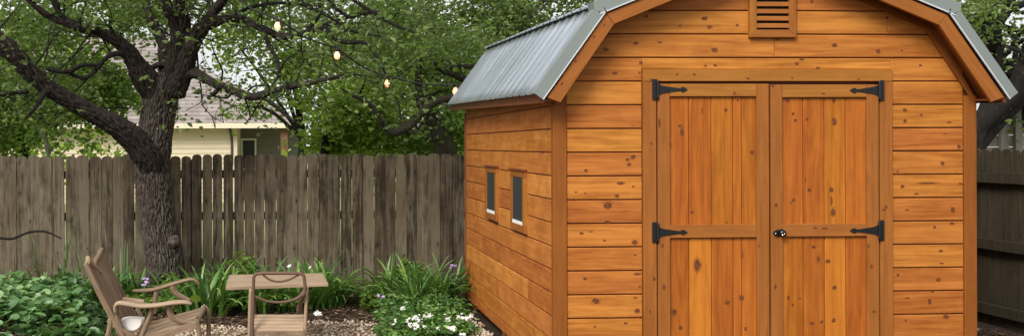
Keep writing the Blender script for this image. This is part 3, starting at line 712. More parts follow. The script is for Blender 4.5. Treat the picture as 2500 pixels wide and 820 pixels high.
# ------------------------------------------------------------------ fences
def picket(mb, p, ud, nr, wd, h, th, z0=0.02, rnd=0.012, mi=0, tone=None):
    """one picket with a dog-eared top: p is the foot centre, ud along the fence"""
    ud = Vector(ud); p = Vector(p); lean = ud * random.uniform(-0.006, 0.006)
    prof = [(-.5, z0), (.5, z0), (.5, h - 0.045), (.44, h - 0.020), (.30, h - 0.005), (0, h), (-.30, h - 0.005), (-.44, h - 0.020), (-.5, h - 0.045)]
    pts_ = [p + ud * (a * wd) + lean * (z / h) + Vector((0, 0, z)) for a, z in prof]
    if Vector(nr).cross(Vector((0, 0, 1))).dot(ud) > 0: pts_ = pts_[::-1]
    mb.prism(pts_, -Vector(nr) * th, (0, 0, 1), mi, 0.002)
fence = empty('picket_fence', (-1, FY, 0), 'long weathered grey brown wooden fence with rounded picket tops behind the bench tree', 'fence')
fence['label'] = 'long weathered grey brown wooden fence with rounded picket tops behind the tree'
pk = MB(); x = P(-700, 400, FY).x; FH = P(600, 378, FY).z; print('FENCE H', FH)
xg0, xg1 = P(425, 500, FY).x, P(640, 500, FY).x; xg2, xg3 = P(640, 500, FY).x, P(870, 500, FY).x
while x < FR - 0.1:
    if xg0 < x < xg1: wdt, gap = random.uniform(0.100, 0.108), random.uniform(0.007, 0.014)
    elif xg2 < x < xg3: wdt, gap = random.uniform(0.108, 0.120), random.choice([0.002, 0.004, 0.007])
    else: wdt, gap = random.uniform(0.112, 0.134), random.choice([0.001, 0.0015, 0.002, 0.005])
    yo = random.uniform(-0.012, 0.012)
    picket(pk, (x + wdt / 2, FY + yo, 0), (1, 0, 0), (0, -1, 0), wdt, FH + random.uniform(-0.012, 0.012), 0.016)
    x += wdt + gap
pk.build('picket_panel', FENCE, fence)
for z in (0.3, 0.8, 1.25):
    b = MB(); b.box((P(-700, 400, FY).x, FY + 0.03, z), (FR - 0.1, FY + 0.07, z + 0.085), (1, 0, 0)); b.build('rail', FENCE, fence)
xx = -6.0
while xx < FR:
    b = MB(); b.box((xx, FY + 0.072, 0), (xx + 0.09, FY + 0.16, FH - 0.05), (0, 0, 1)); b.build('post', FENCE, fence); xx += 2.4
f2 = empty('side_fence', (FR, 7, 0), 'dark shaded plank fence with horizontal rails beside the shed on the right', 'fence')
pk = MB(); y = 4.5; SFH = P(2400, 363, 8.57).z
while y < FY + 0.1:
    wdt = random.uniform(0.105, 0.13); picket(pk, (FR + random.uniform(-.006, .006), y + wdt / 2, 0), (0, 1, 0), (-1, 0, 0), wdt, SFH + random.uniform(-.015, .01), 0.016); y += wdt + random.choice([0.001, 0.002, 0.004])
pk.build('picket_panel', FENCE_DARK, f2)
for py in (432, 592, 748):
    z = P(2400, py, 8.57).z; z = PX(2400, py, FR - 0.03).z
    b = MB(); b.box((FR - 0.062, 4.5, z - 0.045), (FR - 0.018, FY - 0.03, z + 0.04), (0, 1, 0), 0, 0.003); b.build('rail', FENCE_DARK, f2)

# ------------------------------------------------------------------ house beyond the fence
HY = 28.0; ks = F / HY
def sidingmat(name, a, b, course, axis_z=True):
    m = NT(name); p = m.pos(); sx = m.n('ShaderNodeSeparateXYZ'); m.l(p, sx.inputs[0])
    n = m.noise(m.mapping(p, (1.5, 1.5, 8)), 1, 4, 0.6)
    return m.base(m.mix(n, a, b), 0.6, 0, 0.3)
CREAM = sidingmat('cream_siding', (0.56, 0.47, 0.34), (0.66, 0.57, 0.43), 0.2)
SIDING_SHADE = sidingmat('shaded_siding', (0.13, 0.13, 0.11), (0.19, 0.18, 0.15), 0.2)  # shade of the porch recess put into the siding colour
def shinglemat():
    m = NT('grey_shingles'); p = m.obj(); r = m.rnd(); n = m.noise(p, 3.0, 6, 0.7)
    col = m.ramp(m.math('ADD', m.math('MULTIPLY', r, 0.3), m.math('MULTIPLY', n, 0.55)), [(0.1, (0.16, 0.135, 0.12)), (0.5, (0.29, 0.255, 0.24)), (0.9, (0.42, 0.38, 0.36))])
    return m.base(col, 0.85, 0, 0.2)
SHINGLE = shinglemat()
house = empty('house', P(450, 400, HY).xy.to_3d(), 'cream sided house with grey shingle hip roof behind the back fence', 'house')
hl, hr = P(-500, 400, HY).x, P(577, 400, HY).x; pr_ = P(700, 400, HY).x; ez = P(450, 302, HY).z
b = MB(); nb = 16; hgt = ez / nb
for i in range(nb):
    z0_ = i * hgt; b.prism([(hl, HY - 0.02, z0_), (hr, HY - 0.02, z0_), (hr, HY, z0_ + hgt), (hl, HY, z0_ + hgt)], (0, 0.1, 0), (1, 0, 0))
b.build('wall', CREAM, house)
b = MB()
for i in range(nb):
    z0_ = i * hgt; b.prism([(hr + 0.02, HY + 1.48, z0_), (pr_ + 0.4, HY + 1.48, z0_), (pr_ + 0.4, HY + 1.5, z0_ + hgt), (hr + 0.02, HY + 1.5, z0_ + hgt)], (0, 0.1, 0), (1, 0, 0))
b.build('porch_wall', SIDING_SHADE, house)
b = MB(); b.box((hr - 0.12, HY - 0.05, 0), (hr + 0.03, HY + 1.48, ez), (0, 0, 1)); b.build('corner_board', CREAM, house)
wb = MB(); a, c_ = P(588, 338, HY + 1.45), P(626, 378, HY + 1.45)
wb.box((a.x, HY + 1.42, c_.z - 0.5), (c_.x, HY + 1.475, a.z), (0, 0, 1)); wo = wb.build('window', simple('white_window_frame', (0.7, 0.7, 0.66), 0.5), house)
wb = MB(); wb.box((a.x + 0.06, HY + 1.41, c_.z - 0.4), (c_.x - 0.05, HY + 1.418, a.z - 0.06), (0, 0, 1)); wb.build('pane', GLASS, wo)
b = MB(); a = P(694, 340, HY - 0.2); b.box((a.x - 0.1, HY - 0.3, 0), (a.x + 0.1, HY - 0.1, ez), (0, 0, 1)); b.build('porch_post', simple('brown_post', (0.13, 0.055, 0.025), 0.7), house)
b = MB(); p0, p1 = P(558, 312, HY - 0.1), P(566, 330, HY - 0.1); b.tube([P(556, 308, HY - .1), P(563, 322, HY - .08), P(566, 345, HY - .06), P(566, 400, HY - .06)], [0.035] * 4, 8); b.build('downpipe', simple('dark_pipe', (0.05, 0.04, 0.03), 0.5), house)
# hip roof: courses of shingles as stepped strips
rx0, rx1 = P(-600, 300, HY).x, P(738, 300, HY).x; EY = HY - 0.45; run = 5.2; rise = 3.0; rows = 26
ez2 = P(500, 302, EY).z
b = MB()
for i in range(rows):
    t0, t1 = i / rows, (i + 1) / rows; ya, yb = EY + run * t0, EY + run * t1; za, zb_ = ez2 + rise * t0, ez2 + rise * t1
    xr0, xr1 = rx1 - run * 0.98 * t0, rx1 - run * 0.98 * t1; xx = rx0 + random.uniform(0, 0.3)
    while xx < xr0:
        wdt = random.uniform(0.22, 0.42); xe = min(xx + wdt, xr0); xe2 = min(xe, xr1 + 0.02)
        if xx < xr1:
            th = random.uniform(0.015, 0.045)
            b.v.extend([(xx, ya - 0.02, za + th), (xe, ya - 0.02, za + th), (xe2, yb, zb_ + 0.004), (xx, yb, zb_ + 0.004), (xx, ya - 0.02, za), (xe, ya - 0.02, za)])
            q = len(b.v) - 6; b.face([q, q + 1, q + 2, q + 3]); b.face([q + 4, q + 5, q + 1, q])
        xx += wdt
b.build('roof', SHINGLE, house)
b = MB()
for i in range(rows):       # the right hip slope
    t0, t1 = i / rows, (i + 1) / rows; xa, xb = rx1 - run * 0.98 * t0, rx1 - run * 0.98 * t1; za, zb_ = ez2 + rise * t0, ez2 + rise * t1; ya, yb = EY + run * t0, EY + 2 * run - run * t0
    b.v.extend([(xa + .02, ya, za + 0.02), (xa + .02, yb, za + 0.02), (xb, EY + 2 * run - run * t1, zb_), (xb, EY + run * t1, zb_), (xa + .02, ya, za), (xa + .02, yb, za)]); q = len(b.v) - 6
    b.face([q, q + 1, q + 2, q + 3]); b.face([q + 4, q + 5, q + 1, q])
b.build('roof', SHINGLE, house)
b = MB(); b.box((rx0, EY - 0.03, ez2 - 0.13), (rx1, EY, ez2 + 0.01), (1, 0, 0)); b.build('eave_board', simple('cream_trim', (0.66, 0.60, 0.46), 0.5), house)
b = MB(); b.box((rx0, EY + 0.002, ez2 - 0.06), (rx1 - 0.02, HY + 1.5, ez2 - 0.03), (1, 0, 0)); b.build('soffit', simple('cream_soffit', (0.5, 0.46, 0.36), 0.6), house)

# grey outbuilding at the far right
ob = empty('outbuilding', (8.2, 12.5, 0), 'small grey weathered plank outbuilding seen past the shed on the right', 'building')
OY = 12.5; oxl = P(2380, 300, OY).x; otop = P(2450, 272, OY)
OBM = wood('grey_planks', (0.34, 0.32, 0.28), (0.18, 0.165, 0.14), 0.3, 0.5, 0.2, 0.85)
b = MB(); z = 0.0
while z < 3.0:
    h_ = 0.155; xl = oxl - 0.5 if z < otop.z - 0.5 else otop.x + (z - otop.z) * 0.7
    if z > 1.3: xl = max(xl, oxl + (z - 1.3) * 0.4)
    xx = xl
    while xx < 11:
        wdt = random.choice([0.45, 0.7, 0.9]); b.prism([(xx, OY, z), (min(xx + wdt, 11), OY, z), (min(xx + wdt, 11), OY, z + h_ - 0.006), (xx, OY, z + h_ - 0.006)], (0, 0.04, 0), (1, 0, 0), 0, 0.004); xx += wdt + 0.006
    z += h_
b.build('wall', OBM, ob)
for pxx in (2452, 2488):
    b = MB(); c = P(pxx, 300, OY - 0.05); b.box((c.x - 0.05, OY - 0.06, 0), (c.x + 0.05, OY - 0.004, P(pxx, 255 if pxx < 2470 else 222, OY).z), (0, 0, 1)); b.build('batten', OBM, ob)

# ------------------------------------------------------------------ leaves
def leaf_mesh(name, C, size, mat, parent=None, tilt=None, ar=0.5, fold=0.18, curl=0.0):
    n = len(C); s = size * rng.uniform(0.5, 1.55, (n, 1, 1))
    base = np.array([(0, -.5, 0), (ar * .42, -.12, fold), (ar * .36, .2, fold * .8), (0, .5, -curl), (-ar * .36, .2, fold * .8), (-ar * .42, -.12, fold)], float)
    V = base[None] * s; V = np.einsum('nij,nkj->nki', rand_rot(n, tilt), V) + C[:, None, :]
    f = np.array([(0, 1, 2, 3), (0, 3, 4, 5)]); Fq = f[None] + (np.arange(n) * 6)[:, None, None]
    return np_mesh(name, V.reshape(-1, 3), Fq.reshape(-1, 4), mat, parent)
def clump(centres, per, spread):
    c = np.repeat(np.asarray(centres, float), per, axis=0)
    k = rng.normal(size=c.shape) * np.array([1, 1, 0.6]) * spread
    return c + k
LOWZ = 1.75
def twigs(mb, p, d, r, L, lvl, tips, droop=0.0, segs=5, bend=0.5):
    """a crooked branch that forks; leaf positions gathered in tips"""
    p = Vector(p); d = Vector(d).normalized(); n = max(3, int(L / 0.16)); pts_ = [p.copy()]; dd = d.copy(); kids = []
    for i in range(n):
        dd = (dd + Vector((random.gauss(0, bend * .5), random.gauss(0, bend * .5), random.gauss(0, bend * .5) - droop * 0.1))).normalized()
        if (p + dd * (L / n)).z < LOWZ: dd.z = abs(dd.z) + 0.15; dd.normalize()
        p = p + dd * (L / n); pts_.append(p.copy())
        if lvl > 0 and i >= 1 and random.random() < 0.62: kids.append((p.copy(), dd.copy(), 1 - (i + 1) / (n + 1.5)))
        if lvl <= 1: tips.append(tuple(p + Vector((random.gauss(0, .05), random.gauss(0, .05), random.gauss(0, .05)))))
    rad = [r * (1 - 0.75 * i / n) for i in range(n + 1)]
    mb.tube(pts_, rad, segs, step=0.08 if lvl > 0 else 0.2, cap=False)
    for (q, d0, f_) in kids:
        ax = Vector((random.gauss(0, 1), random.gauss(0, 1), random.gauss(0, 1))).normalized()
        nd = (d0 + ax * 0.9).normalized(); twigs(mb, q, nd, r * (0.35 + 0.3 * f_), L * random.uniform(0.45, 0.7), lvl - 1, tips, droop, max(3, segs - 1), bend)

def limb(pl, D0, D1=None, inset=0):
    """polyline of (px, py, half width px) -> world path and radii; depth runs D0..D1"""
    D1 = D0 if D1 is None else D1; n = len(pl); path, rad = [], []
    for i, (a, b, h) in enumerate(pl):
        D = D0 + (D1 - D0) * i / (n - 1); path.append(P(a, b, D)); rad.append(h * D / F)
    return path, rad

# ------------------------------------------------------------------ the big tree
TD = 10.02
tree = empty('oak_tree', (P(405, 700, TD).x, TD, 0), 'large dark barked tree with spreading crooked limbs growing before the fence', 'tree')
b = MB()
tp = [(408, 735, 74), (406, 705, 60), (404, 680, 51), (402, 640, 49), (397, 590, 47), (388, 540, 45), (382, 490, 45), (374, 440, 46), (368, 400, 47), (372, 360, 48), (380, 320, 43), (386, 280, 44), (392, 240, 46), (398, 205, 44), (402, 180, 36)]
pa, ra = limb(tp, TD); 
for i in range(0, len(pa)): pa[i].y = TD + 0.0
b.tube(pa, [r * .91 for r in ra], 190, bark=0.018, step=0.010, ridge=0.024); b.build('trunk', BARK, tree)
b = MB()  # burl on the trunk
bp = P(424, 590, TD - 0.10); b.tube([bp + Vector((-0.05, 0.04, 0)), bp + Vector((0.02, -0.02, 0)), bp + Vector((0.062, -0.045, -0.005))], [0.080, 0.066, 0.022], 40, bark=0.010, step=0.008, ridge=0.02); b.build('burl', BARK, tree)
LIMBS = {
 'left': ([(380, 425, 30), (356, 378, 34), (322, 336, 30), (278, 304, 25), (226, 278, 21), (170, 246, 20), (115, 213, 20), (65, 168, 21), (20, 120, 22), (-45, 70, 20), (-120, 30, 15)], 10.0, 8.9),
 'upleft': ([(385, 240, 34), (352, 190, 34), (325, 145, 24), (295, 108, 17), (250, 82, 12), (190, 68, 9), (115, 38, 7), (60, -10, 5)], 10.0, 9.3),
 'inner': ([(412, 190, 26), (405, 140, 20), (398, 105, 15), (378, 66, 13), (362, 30, 11), (350, -10, 10), (335, -60, 8)], 10.1, 10.8),
 'mid': ([(415, 220, 34), (428, 165, 27), (434, 110, 20), (424, 60, 15), (410, 20, 13), (395, -30, 11), (370, -90, 8)], 10.0, 9.5),
 'midr': ([(428, 180, 24), (438, 110, 20), (452, 60, 14), (440, 10, 12), (430, -40, 10), (425, -100, 7)], 9.95, 9.3),
 'right': ([(425, 225, 34), (447, 180, 27), (462, 125, 23), (485, 80, 20), (515, 57, 15), (560, 45, 10), (600, 50, 9), (640, 72, 8), (690, 88, 7), (735, 84, 6), (790, 66, 5.5), (850, 42, 4), (920, 30, 3)], 9.95, 9.0),
 'rightup': ([(470, 110, 18), (500, 55, 15), (530, 20, 13), (560, -20, 12), (610, -80, 9)], 9.9, 9.2),
 'low': ([(440, 190, 18), (475, 180, 12), (520, 203, 11), (575, 225, 10), (620, 236, 10), (655, 226, 9), (710, 212, 7), (770, 200, 5), (840, 182, 3)], 9.9, 9.0),
 'cross': ([(370, 165, 7), (395, 158, 8), (430, 160, 9)], 10.1, 10.0),
}
paths = {}
for k_, (pl, d0, d1) in LIMBS.items():
    b = MB(); pa, ra = limb(pl, d0, d1); big = max(r for r in ra) > 0.09
    pp, rr = b.tube(pa, [r * (.98 if k_ in ('left', 'low') else .88) for r in ra], 110 if big else 36, bark=0.015 if big else 0.007, step=0.014 if big else 0.02)
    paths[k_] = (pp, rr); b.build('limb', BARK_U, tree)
sub = [([(640, 236, 7), (662, 250, 5), (690, 275, 4), (720, 300, 3)], 9.4, 9.2), ([(520, 232, 6), (545, 215, 5), (590, 240, 3.5)], 9.5, 9.3),
       ([(795, 64, 5), (812, 92, 5), (850, 104, 5), (892, 106, 4.5), (922, 142, 4), (942, 182, 3), (960, 215, 2)], 9.1, 8.7),
       ([(645, 75, 5), (655, 110, 4.5), (678, 150, 4.5), (680, 190, 4)], 9.3, 9.1), ([(780, 0, 4), (778, 40, 4), (745, 78, 4.5)], 9.2, 9.2),
       ([(850, 42, 4), (820, 20, 4), (790, -20, 4.5)], 9.0, 9.0), ([(115, 215, 9), (92, 255, 5), (62, 290, 3)], 9.3, 9.0),
       ([(-20, 230, 6), (30, 228, 6), (70, 224, 4)], 9.2, 9.1), ([(240, 160, 4), (200, 160, 5), (165, 175, 6), (110, 170, 3)], 9.6, 9.4), ([(300, 130, 8), (262, 140, 6), (210, 190, 5), (150, 170, 3)], 9.7, 9.5),
       ([(860, 0, 4), (900, 25, 4), (960, 60, 3.5), (1010, 80, 2.5)], 9, 8.8), ([(130, 0, 8), (150, 40, 7), (190, 60, 7), (240, 72, 8)], 9.6, 9.5),
       ([(720, -20, 5), (740, 10, 5), (800, 40, 4), (860, 75, 3), (930, 90, 2)], 9.1, 8.9), ([(560, 46, 5), (610, 20, 4.5), (680, 8, 4), (760, 15, 3)], 9.6, 9.3)]
tips = []
b = MB()
for pl, d0, d1 in sub:
    pa, ra = limb(pl, d0, d1); pp, rr = b.tube(pa, ra, 12, bark=0.003, step=0.03); 
    for i in range(4, len(pp), 9):
        twigs(b, pp[i], Vector((random.gauss(0, 1), random.gauss(0, .8), random.gauss(0, .7))), rr[i] * 0.5, random.uniform(0.25, 0.6), 1, tips)
for k_, (pp, rr) in paths.items():
    if k_ == 'cross': continue
    step = {'left': 16, 'upleft': 10, 'right': 9, 'low': 7}.get(k_, 12)
    for i in range({'low': 26, 'right': 34, 'left': 70, 'mid': 60, 'midr': 60, 'upleft': 40}.get(k_, 34), len(pp), step):
        if rr[i] > 0.10: continue
        dv = Vector((random.gauss(0, 1), random.gauss(0, 1), random.gauss(0.25, 0.8)))
        if k_ == 'left': dv.z = abs(dv.z) * 0.8
        twigs(b, pp[i], dv, min(0.012, rr[i] * 0.4), random.uniform(0.5, 1.1), 2, tips, 0.15)
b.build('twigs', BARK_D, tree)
def low_y(px):      # how low the crown hangs along the photograph's width
    return np.interp(px, [-700, 0, 120, 215, 300, 345, 480, 520, 600, 760, 900, 1060, 1400], [390, 330, 235, 205, 130, 60, 5, 40, 95, 165, 190, 170, 90])
def in_crown(n, ylo, yhi, pxlo, pxhi, zmax, lowf, pow_=1.0):
    out = []
    while len(out) < n:
        Y = random.uniform(ylo, yhi); px = random.uniform(pxlo, pxhi); py0 = lowf(px)
        zlow = P(px, py0, Y).z; z = zlow + (random.random() ** pow_) * (zmax - zlow)
        q = P(px, py0, Y)
        if z <= zlow: continue
        if noise.noise(Vector((q.x * 1.1, Y * 1.1, z * 1.4))) < -0.12: continue
        out.append((q.x, Y, z))
    return out
cc = in_crown(80, 8.5, 9.6, -600, 1180, 4.3, lambda p: low_y(p) - 170) + in_crown(400, 10.35, 12.6, -600, 1180, 4.1, lambda p: low_y(p)) 
C1 = clump(cc, 74, 0.16); C2 = clump(tips, 3, 0.07)
up_ = in_crown(40, 8.5, 12.5, -900, 1250, 5.2, lambda p: -330); C3 = clump(up_, 60, 0.3)
BP = [np.array(P(a, b_, d_)) for a, b_, d_ in ((677, 63, 8.35), (823, 135, 8.5), (946, 203, 9.1), (1112, 222, 9.95))]
def keep(C_):       # foliage is cut back round the hanging bulbs
    for q in BP: C_ = C_[np.linalg.norm((C_ - q) * np.array([1, 0.35, 1]), axis=1) > 0.10]
    return C_
C1, C2 = keep(C1), keep(C2)
leaf_mesh('crown', np.concatenate([C1, C2]), 0.052, LEAF_OAK, tree, None, 0.62)
leaf_mesh('upper_crown', C3, 0.11, LEAF_OAK, tree, None, 0.6)
print('OAK leaves', len(C1) + len(C2), 'tips', len(tips))

# ------------------------------------------------------------------ trees beyond the fence
def back_tree(name, label, trunk_pl, D, crown, mat, bark, leaf=0.08, per=55, spread=0.26, zbump=1.0, twl=2, group=None, extra=()):
    """crown: list of (px, py, D, rx, ry(depth), rz, number of clumps)"""
    base = P(trunk_pl[0][0], 400, D); root = empty(name, (base.x, D, 0), label, 'tree', group)
    pa, ra = limb(trunk_pl, D); pa = [Vector((pa[0].x, D, 0))] + pa; ra = [ra[0] * 1.25] + ra
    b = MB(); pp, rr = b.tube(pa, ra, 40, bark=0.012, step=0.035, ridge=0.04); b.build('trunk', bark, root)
    t = []; b = MB()
    for pl, d0, d1 in extra:
        a_, r_ = limb(pl, d0, d1); q, s_ = b.tube(a_, r_, 20, bark=0.006, step=0.03)
        for i in range(6, len(q), 10): twigs(b, q[i], Vector((random.gauss(0, 1), random.gauss(0, .6), random.gauss(.2, .7))), s_[i] * 0.4, random.uniform(0.3, 0.7), 1, t)
    cs = []
    for (px, py, Dc, rx, ry, rz_, n) in crown:
        c = P(px, py, Dc)
        tip = pp[-1]
        b.tube([pp[int(len(pp) * .75)], (pp[-1] + c) / 2 + Vector((random.uniform(-.2, .2), 0, -0.1)), c], [rr[-1] * 0.8, rr[-1] * 0.6, rr[-1] * 0.25], 10, step=0.08)
        for i in range(5): twigs(b, c.lerp(pp[-1], 0.5 * random.random()), Vector((random.gauss(0, 1), random.gauss(0, 1), random.gauss(0, .6))), rr[-1] * .35, rx * 0.9, twl, t, 0.1)
        k = 0
        while k < n:
            v_ = Vector((random.gauss(0, 1), random.gauss(0, 1), random.gauss(0, 1))).normalized() * (random.random() ** 0.45)
            q = (c.x + v_.x * rx, c.y + v_.y * ry, c.z + v_.z * rz_)
            if noise.noise(Vector(q) * 0.9) < -0.16 or q[2] < 0.3: k += 0.3; continue
            cs.append(q); k += 1
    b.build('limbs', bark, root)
    Cl = clump(cs, per, spread)
    if t: Cl = np.concatenate([Cl, clump(t, 3, 0.12)])
    Cl = Cl[(Cl[:, 1] > FY + 0.25)]
    leaf_mesh('crown', Cl, leaf, mat, root, None, 0.6)
    return root
G_ = 'trees beyond the back fence'
back_tree('leafy_tree', 'bright yellow green tree hanging over the grey roof beyond the fence', [(735, 420, 9), (738, 330, 8), (725, 250, 7)], 15.0,
          [(580, 110, 15, 0.5, .7, .4, 26), (710, 160, 15, .5, .7, .35, 24), (620, 50, 15, .7, .9, .5, 30), (600, 262, 15.3, .3, .4, .10, 3), (740, 150, 15, .6, .8, .7, 26)], LEAF_BACK, BARK_D, 0.075, 46, 0.17, group=G_)
back_tree('leafy_tree', 'mid green tree with thin dark stem left of the hanging lights beyond fence', [(790, 420, 10), (795, 350, 9), (800, 300, 8)], 13.5,
          [(850, 300, 13.5, .55, .8, .45, 46), (800, 340, 13.6, .3, .6, .22, 16), (900, 330, 13.5, .6, .7, .35, 40), (880, 230, 13.6, .7, .8, .5, 40)], LEAF_BACK, BARK_D, 0.08, 48, 0.17, group=G_)
back_tree('crooked_tree', 'crooked tree with grey trunk and looping dark branch left of the shed', [(1092, 420, 27), (1088, 375, 26), (1075, 330, 21), (1055, 295, 15), (1030, 262, 10)], 12.3,
          [(1000, 330, 12.6, .5, .7, .35, 34), (1060, 230, 12.8, .6, .8, .5, 36), (1110, 330, 12.9, .4, .7, .35, 24), (1020, 120, 13, .9, 1, .6, 50)], LEAF_MID, BARK_G, 0.075, 46, 0.17, group=G_,
          extra=[([(1105, 238, 9), (1060, 250, 10), (1025, 278, 11), (1000, 305, 11), (975, 320, 10), (958, 325, 8), (935, 305, 7), (920, 280, 7), (905, 255, 6), (868, 236, 4), (830, 215, 2)], 11.6, 11.2), ([(1030, 270, 9), (1022, 230, 8), (1020, 180, 6), (1035, 120, 4)], 12.2, 12), ([(1170, 215, 10), (1130, 192, 10), (1100, 180, 8), (1060, 165, 5)], 11.9, 11.7), ([(1170, 160, 6), (1140, 163, 6), (1080, 165, 4), (1040, 150, 3)], 11.8, 11.7)])
back_tree('tall_tree', 'tall dull green tree rising between lights and shed roof behind fence', [(1190, 420, 16), (1195, 250, 13), (1210, 120, 11), (1215, 40, 9)], 14.5,
          [(1150, 40, 14.5, 1.0, 1, .9, 70), (1230, 70, 14.5, .9, 1, .8, 60), (1330, 20, 14.6, .9, 1, .9, 56), (980, 60, 14.5, 1.2, 1, .8, 80), (1440, -40, 15, 1, 1, .6, 40), (820, 60, 14.5, 1.1, 1, .8, 66), (1160, 240, 14.5, .6, .8, .6, 30)], LEAF_OAK, BARK_G, 0.075, 36, 0.22, group=G_)
back_tree('leafy_tree', 'shadowy dense tree left of the big oak beyond the fence', [(60, 420, 12), (50, 350, 10), (60, 300, 9)], 13.0,
          [(-10, 330, 13, .55, .8, .35, 40), (60, 250, 13, .6, .8, .4, 46), (150, 200, 13.2, .7, .9, .5, 60), (40, 120, 13, .9, .9, .6, 70), (220, 100, 13.3, .8, .9, .6, 56), (290, 190, 13.2, .42, .6, .42, 34), (190, 250, 13.2, .5, .6, .25, 26), (-150, 250, 13, .8, .8, .9, 40), (330, 30, 13.5, .8, .8, .5, 40)], LEAF_MID, BARK_D, 0.075, 44, 0.17, group=G_)
back_tree('bare_shrub', 'sparse twiggy shrub with pale stems between oak limb and fence', [(120, 400, 4), (115, 350, 4), (100, 320, 3)], 12.0,
          [(95, 320, 12, .5, .5, .25, 5), (170, 345, 12, .45, .4, .15, 5)], LEAF_MID, simple('pale_twig', (0.20, 0.17, 0.13), 0.8), 0.06, 40, 0.14, group=None, twl=2)
# wood mass far beyond
n = 330
cs = []
for i in range(n):
    px = random.uniform(790, 1500) if random.random() < .75 else random.uniform(-300, 260); Y = random.uniform(19, 24); z = random.uniform(0.8, 3.9)
    q = P(px, 300, Y); 
    if noise.noise(Vector((q.x, Y, z)) * 0.7) < -0.22: continue
    cs.append((q.x, Y, z))
o = leaf_mesh('far_trees', clump(cs, 46, 0.42), 0.15, LEAF_BACK, None, None, 0.7); tag(o, 'far mass of green foliage filling the view beyond the nearer trees', 'far foliage', kind='stuff')

# tree on the right, behind the shed and side fence
rtree = back_tree('dark_tree', 'dark limbed tree rising behind the right side of the shed', [(2360, 420, 30), (2370, 350, 28), (2380, 312, 26)], 11.4,
          [(2440, 60, 12, .8, .7, .6, 26), (2480, 130, 12.3, .6, .7, .4, 14), (2380, 20, 12, .8, .7, .5, 22), (2520, 30, 12, .8, .8, .8, 22), (2560, 200, 12, .4, .6, .5, 12), (1700, -120, 12.5, 1.5, 1, .6, 30)], LEAF_OAK, BARK_D, 0.06, 60, 0.17,
          extra=[([(2375, 320, 28), (2400, 290, 25), (2440, 262, 22), (2478, 222, 23), (2500, 175, 24), (2530, 120, 22)], 11.4, 11.2), ([(2395, 130, 14), (2408, 110, 18), (2420, 70, 20), (2448, 20, 22), (2470, -30, 20)], 11.8, 11.8), ([(2330, 200, 16), (2365, 160, 15), (2400, 118, 16)], 11.9, 11.8), ([(2440, 40, 10), (2475, 20, 9), (2510, 5, 8)], 11.8, 11.7)])

# low branch sticking into frame from the left
b = MB(); pa, ra = limb([(-60, 590, 3.4), (-10, 581, 3.2), (30, 582, 3), (70, 567, 3), (110, 565, 2.6), (150, 582, 1.6)], 9.6); b.tube(pa, ra, 8, bark=0.002, step=0.02)
pa2, ra2 = limb([(-60, 590, 4), (-90, 640, 6), (-100, 720, 8), (-100, 760, 8)], 9.6); b.tube(pa2, ra2, 8, step=0.03)
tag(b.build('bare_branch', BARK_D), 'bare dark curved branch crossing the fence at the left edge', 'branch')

# ------------------------------------------------------------------ string lights
sl = empty('string_lights', P(823, 100, 9.2), 'string of four warm glowing bulbs hanging between tree and shed roof', 'string lights')
bulbs = [(677, 63, 8.35), (823, 135, 8.5), (946, 203, 9.1), (1112, 222, 9.95)]
gm_ = NT('warm_bulb'); gm_.b.inputs['Emission Color'].default_value = (1, 0.50, 0.20, 1)
lw = gm_.n('ShaderNodeLayerWeight'); lw.inputs[0].default_value = 0.5
gm_.l(gm_.mix(lw.outputs['Facing'], (1.0, 0.52, 0.25), (0.95, 0.24, 0.06)), gm_.b.inputs['Emission Color']); gm_.b.inputs['Emission Strength'].default_value = 1.25
BULB = gm_.base((0.9, 0.6, 0.4), 0.2)
cp = []
b = MB(); prev = P(560, -20, 8.8)
anch = [P(560, -20, 8.8)]
for (a, c_, D) in bulbs: anch.append(P(a, c_ - 17, D))
anch.append(Vector((x0 + 0.05, 9.9, EZ + 0.05)))
for i in range(len(anch) - 1):
    m_ = (anch[i] + anch[i + 1]) / 2 + Vector((0, 0, -0.04)); b.tube([anch[i], m_, anch[i + 1]], [0.009] * 3, 6, step=0.08)
b.build('cable', BLACK, sl)
for (a, c_, D) in bulbs:
    c = P(a, c_, D); k = MB(); r_ = 7.4 * D / F; 
    k.lathe(c, [(r_ * .15, -r_ * 1.45), (r_ * .7, -r_ * 1.2), (r_, -r_ * .5), (r_ * .98, 0), (r_ * .7, r_ * .7), (r_ * .45, r_ * 1.1)], (0, 0, 1), 16); bo = k.build('bulb', BULB, sl)
    k = MB(); k.lathe(c, [(r_ * .5, r_ * 1.1), (r_ * .55, r_ * 2.1), (r_ * .3, r_ * 2.4)], (0, 0, 1), 12); k.build('socket', BLACK, bo)

# ------------------------------------------------------------------ garden plants
def blade(V, Fq, base, az, L, wd, lean, droop, tw=0.0):
    n = 9; d = Vector((math.cos(az), math.sin(az), 0)); s = Vector((-d.y, d.x, 0)); p = Vector(base); th = lean; b0 = len(V)
    for i in range(n + 1):
        t = i / n; w_ = wd * (math.sin(math.pi * min(1, 0.12 + 0.88 * t) ** 0.8) ** 0.6 if t < 1 else 0) * 0.5 + 0.0006
        s2 = s * math.cos(tw * t) + Vector((0, 0, 1)) * math.sin(tw * t) * 0.5
        V.extend([tuple(p - s2 * w_ + Vector((0, 0, w_ * .5))), tuple(p), tuple(p + s2 * w_ + Vector((0, 0, w_ * .5)))])
        p = p + (d * math.sin(th) + Vector((0, 0, math.cos(th)))) * (L / n); th += droop / n * (0.4 + 1.4 * t)
    for i in range(n):
        q = b0 + i * 3; Fq.append((q, q + 1, q + 4, q + 3)); Fq.append((q + 1, q + 2, q + 5, q + 4))
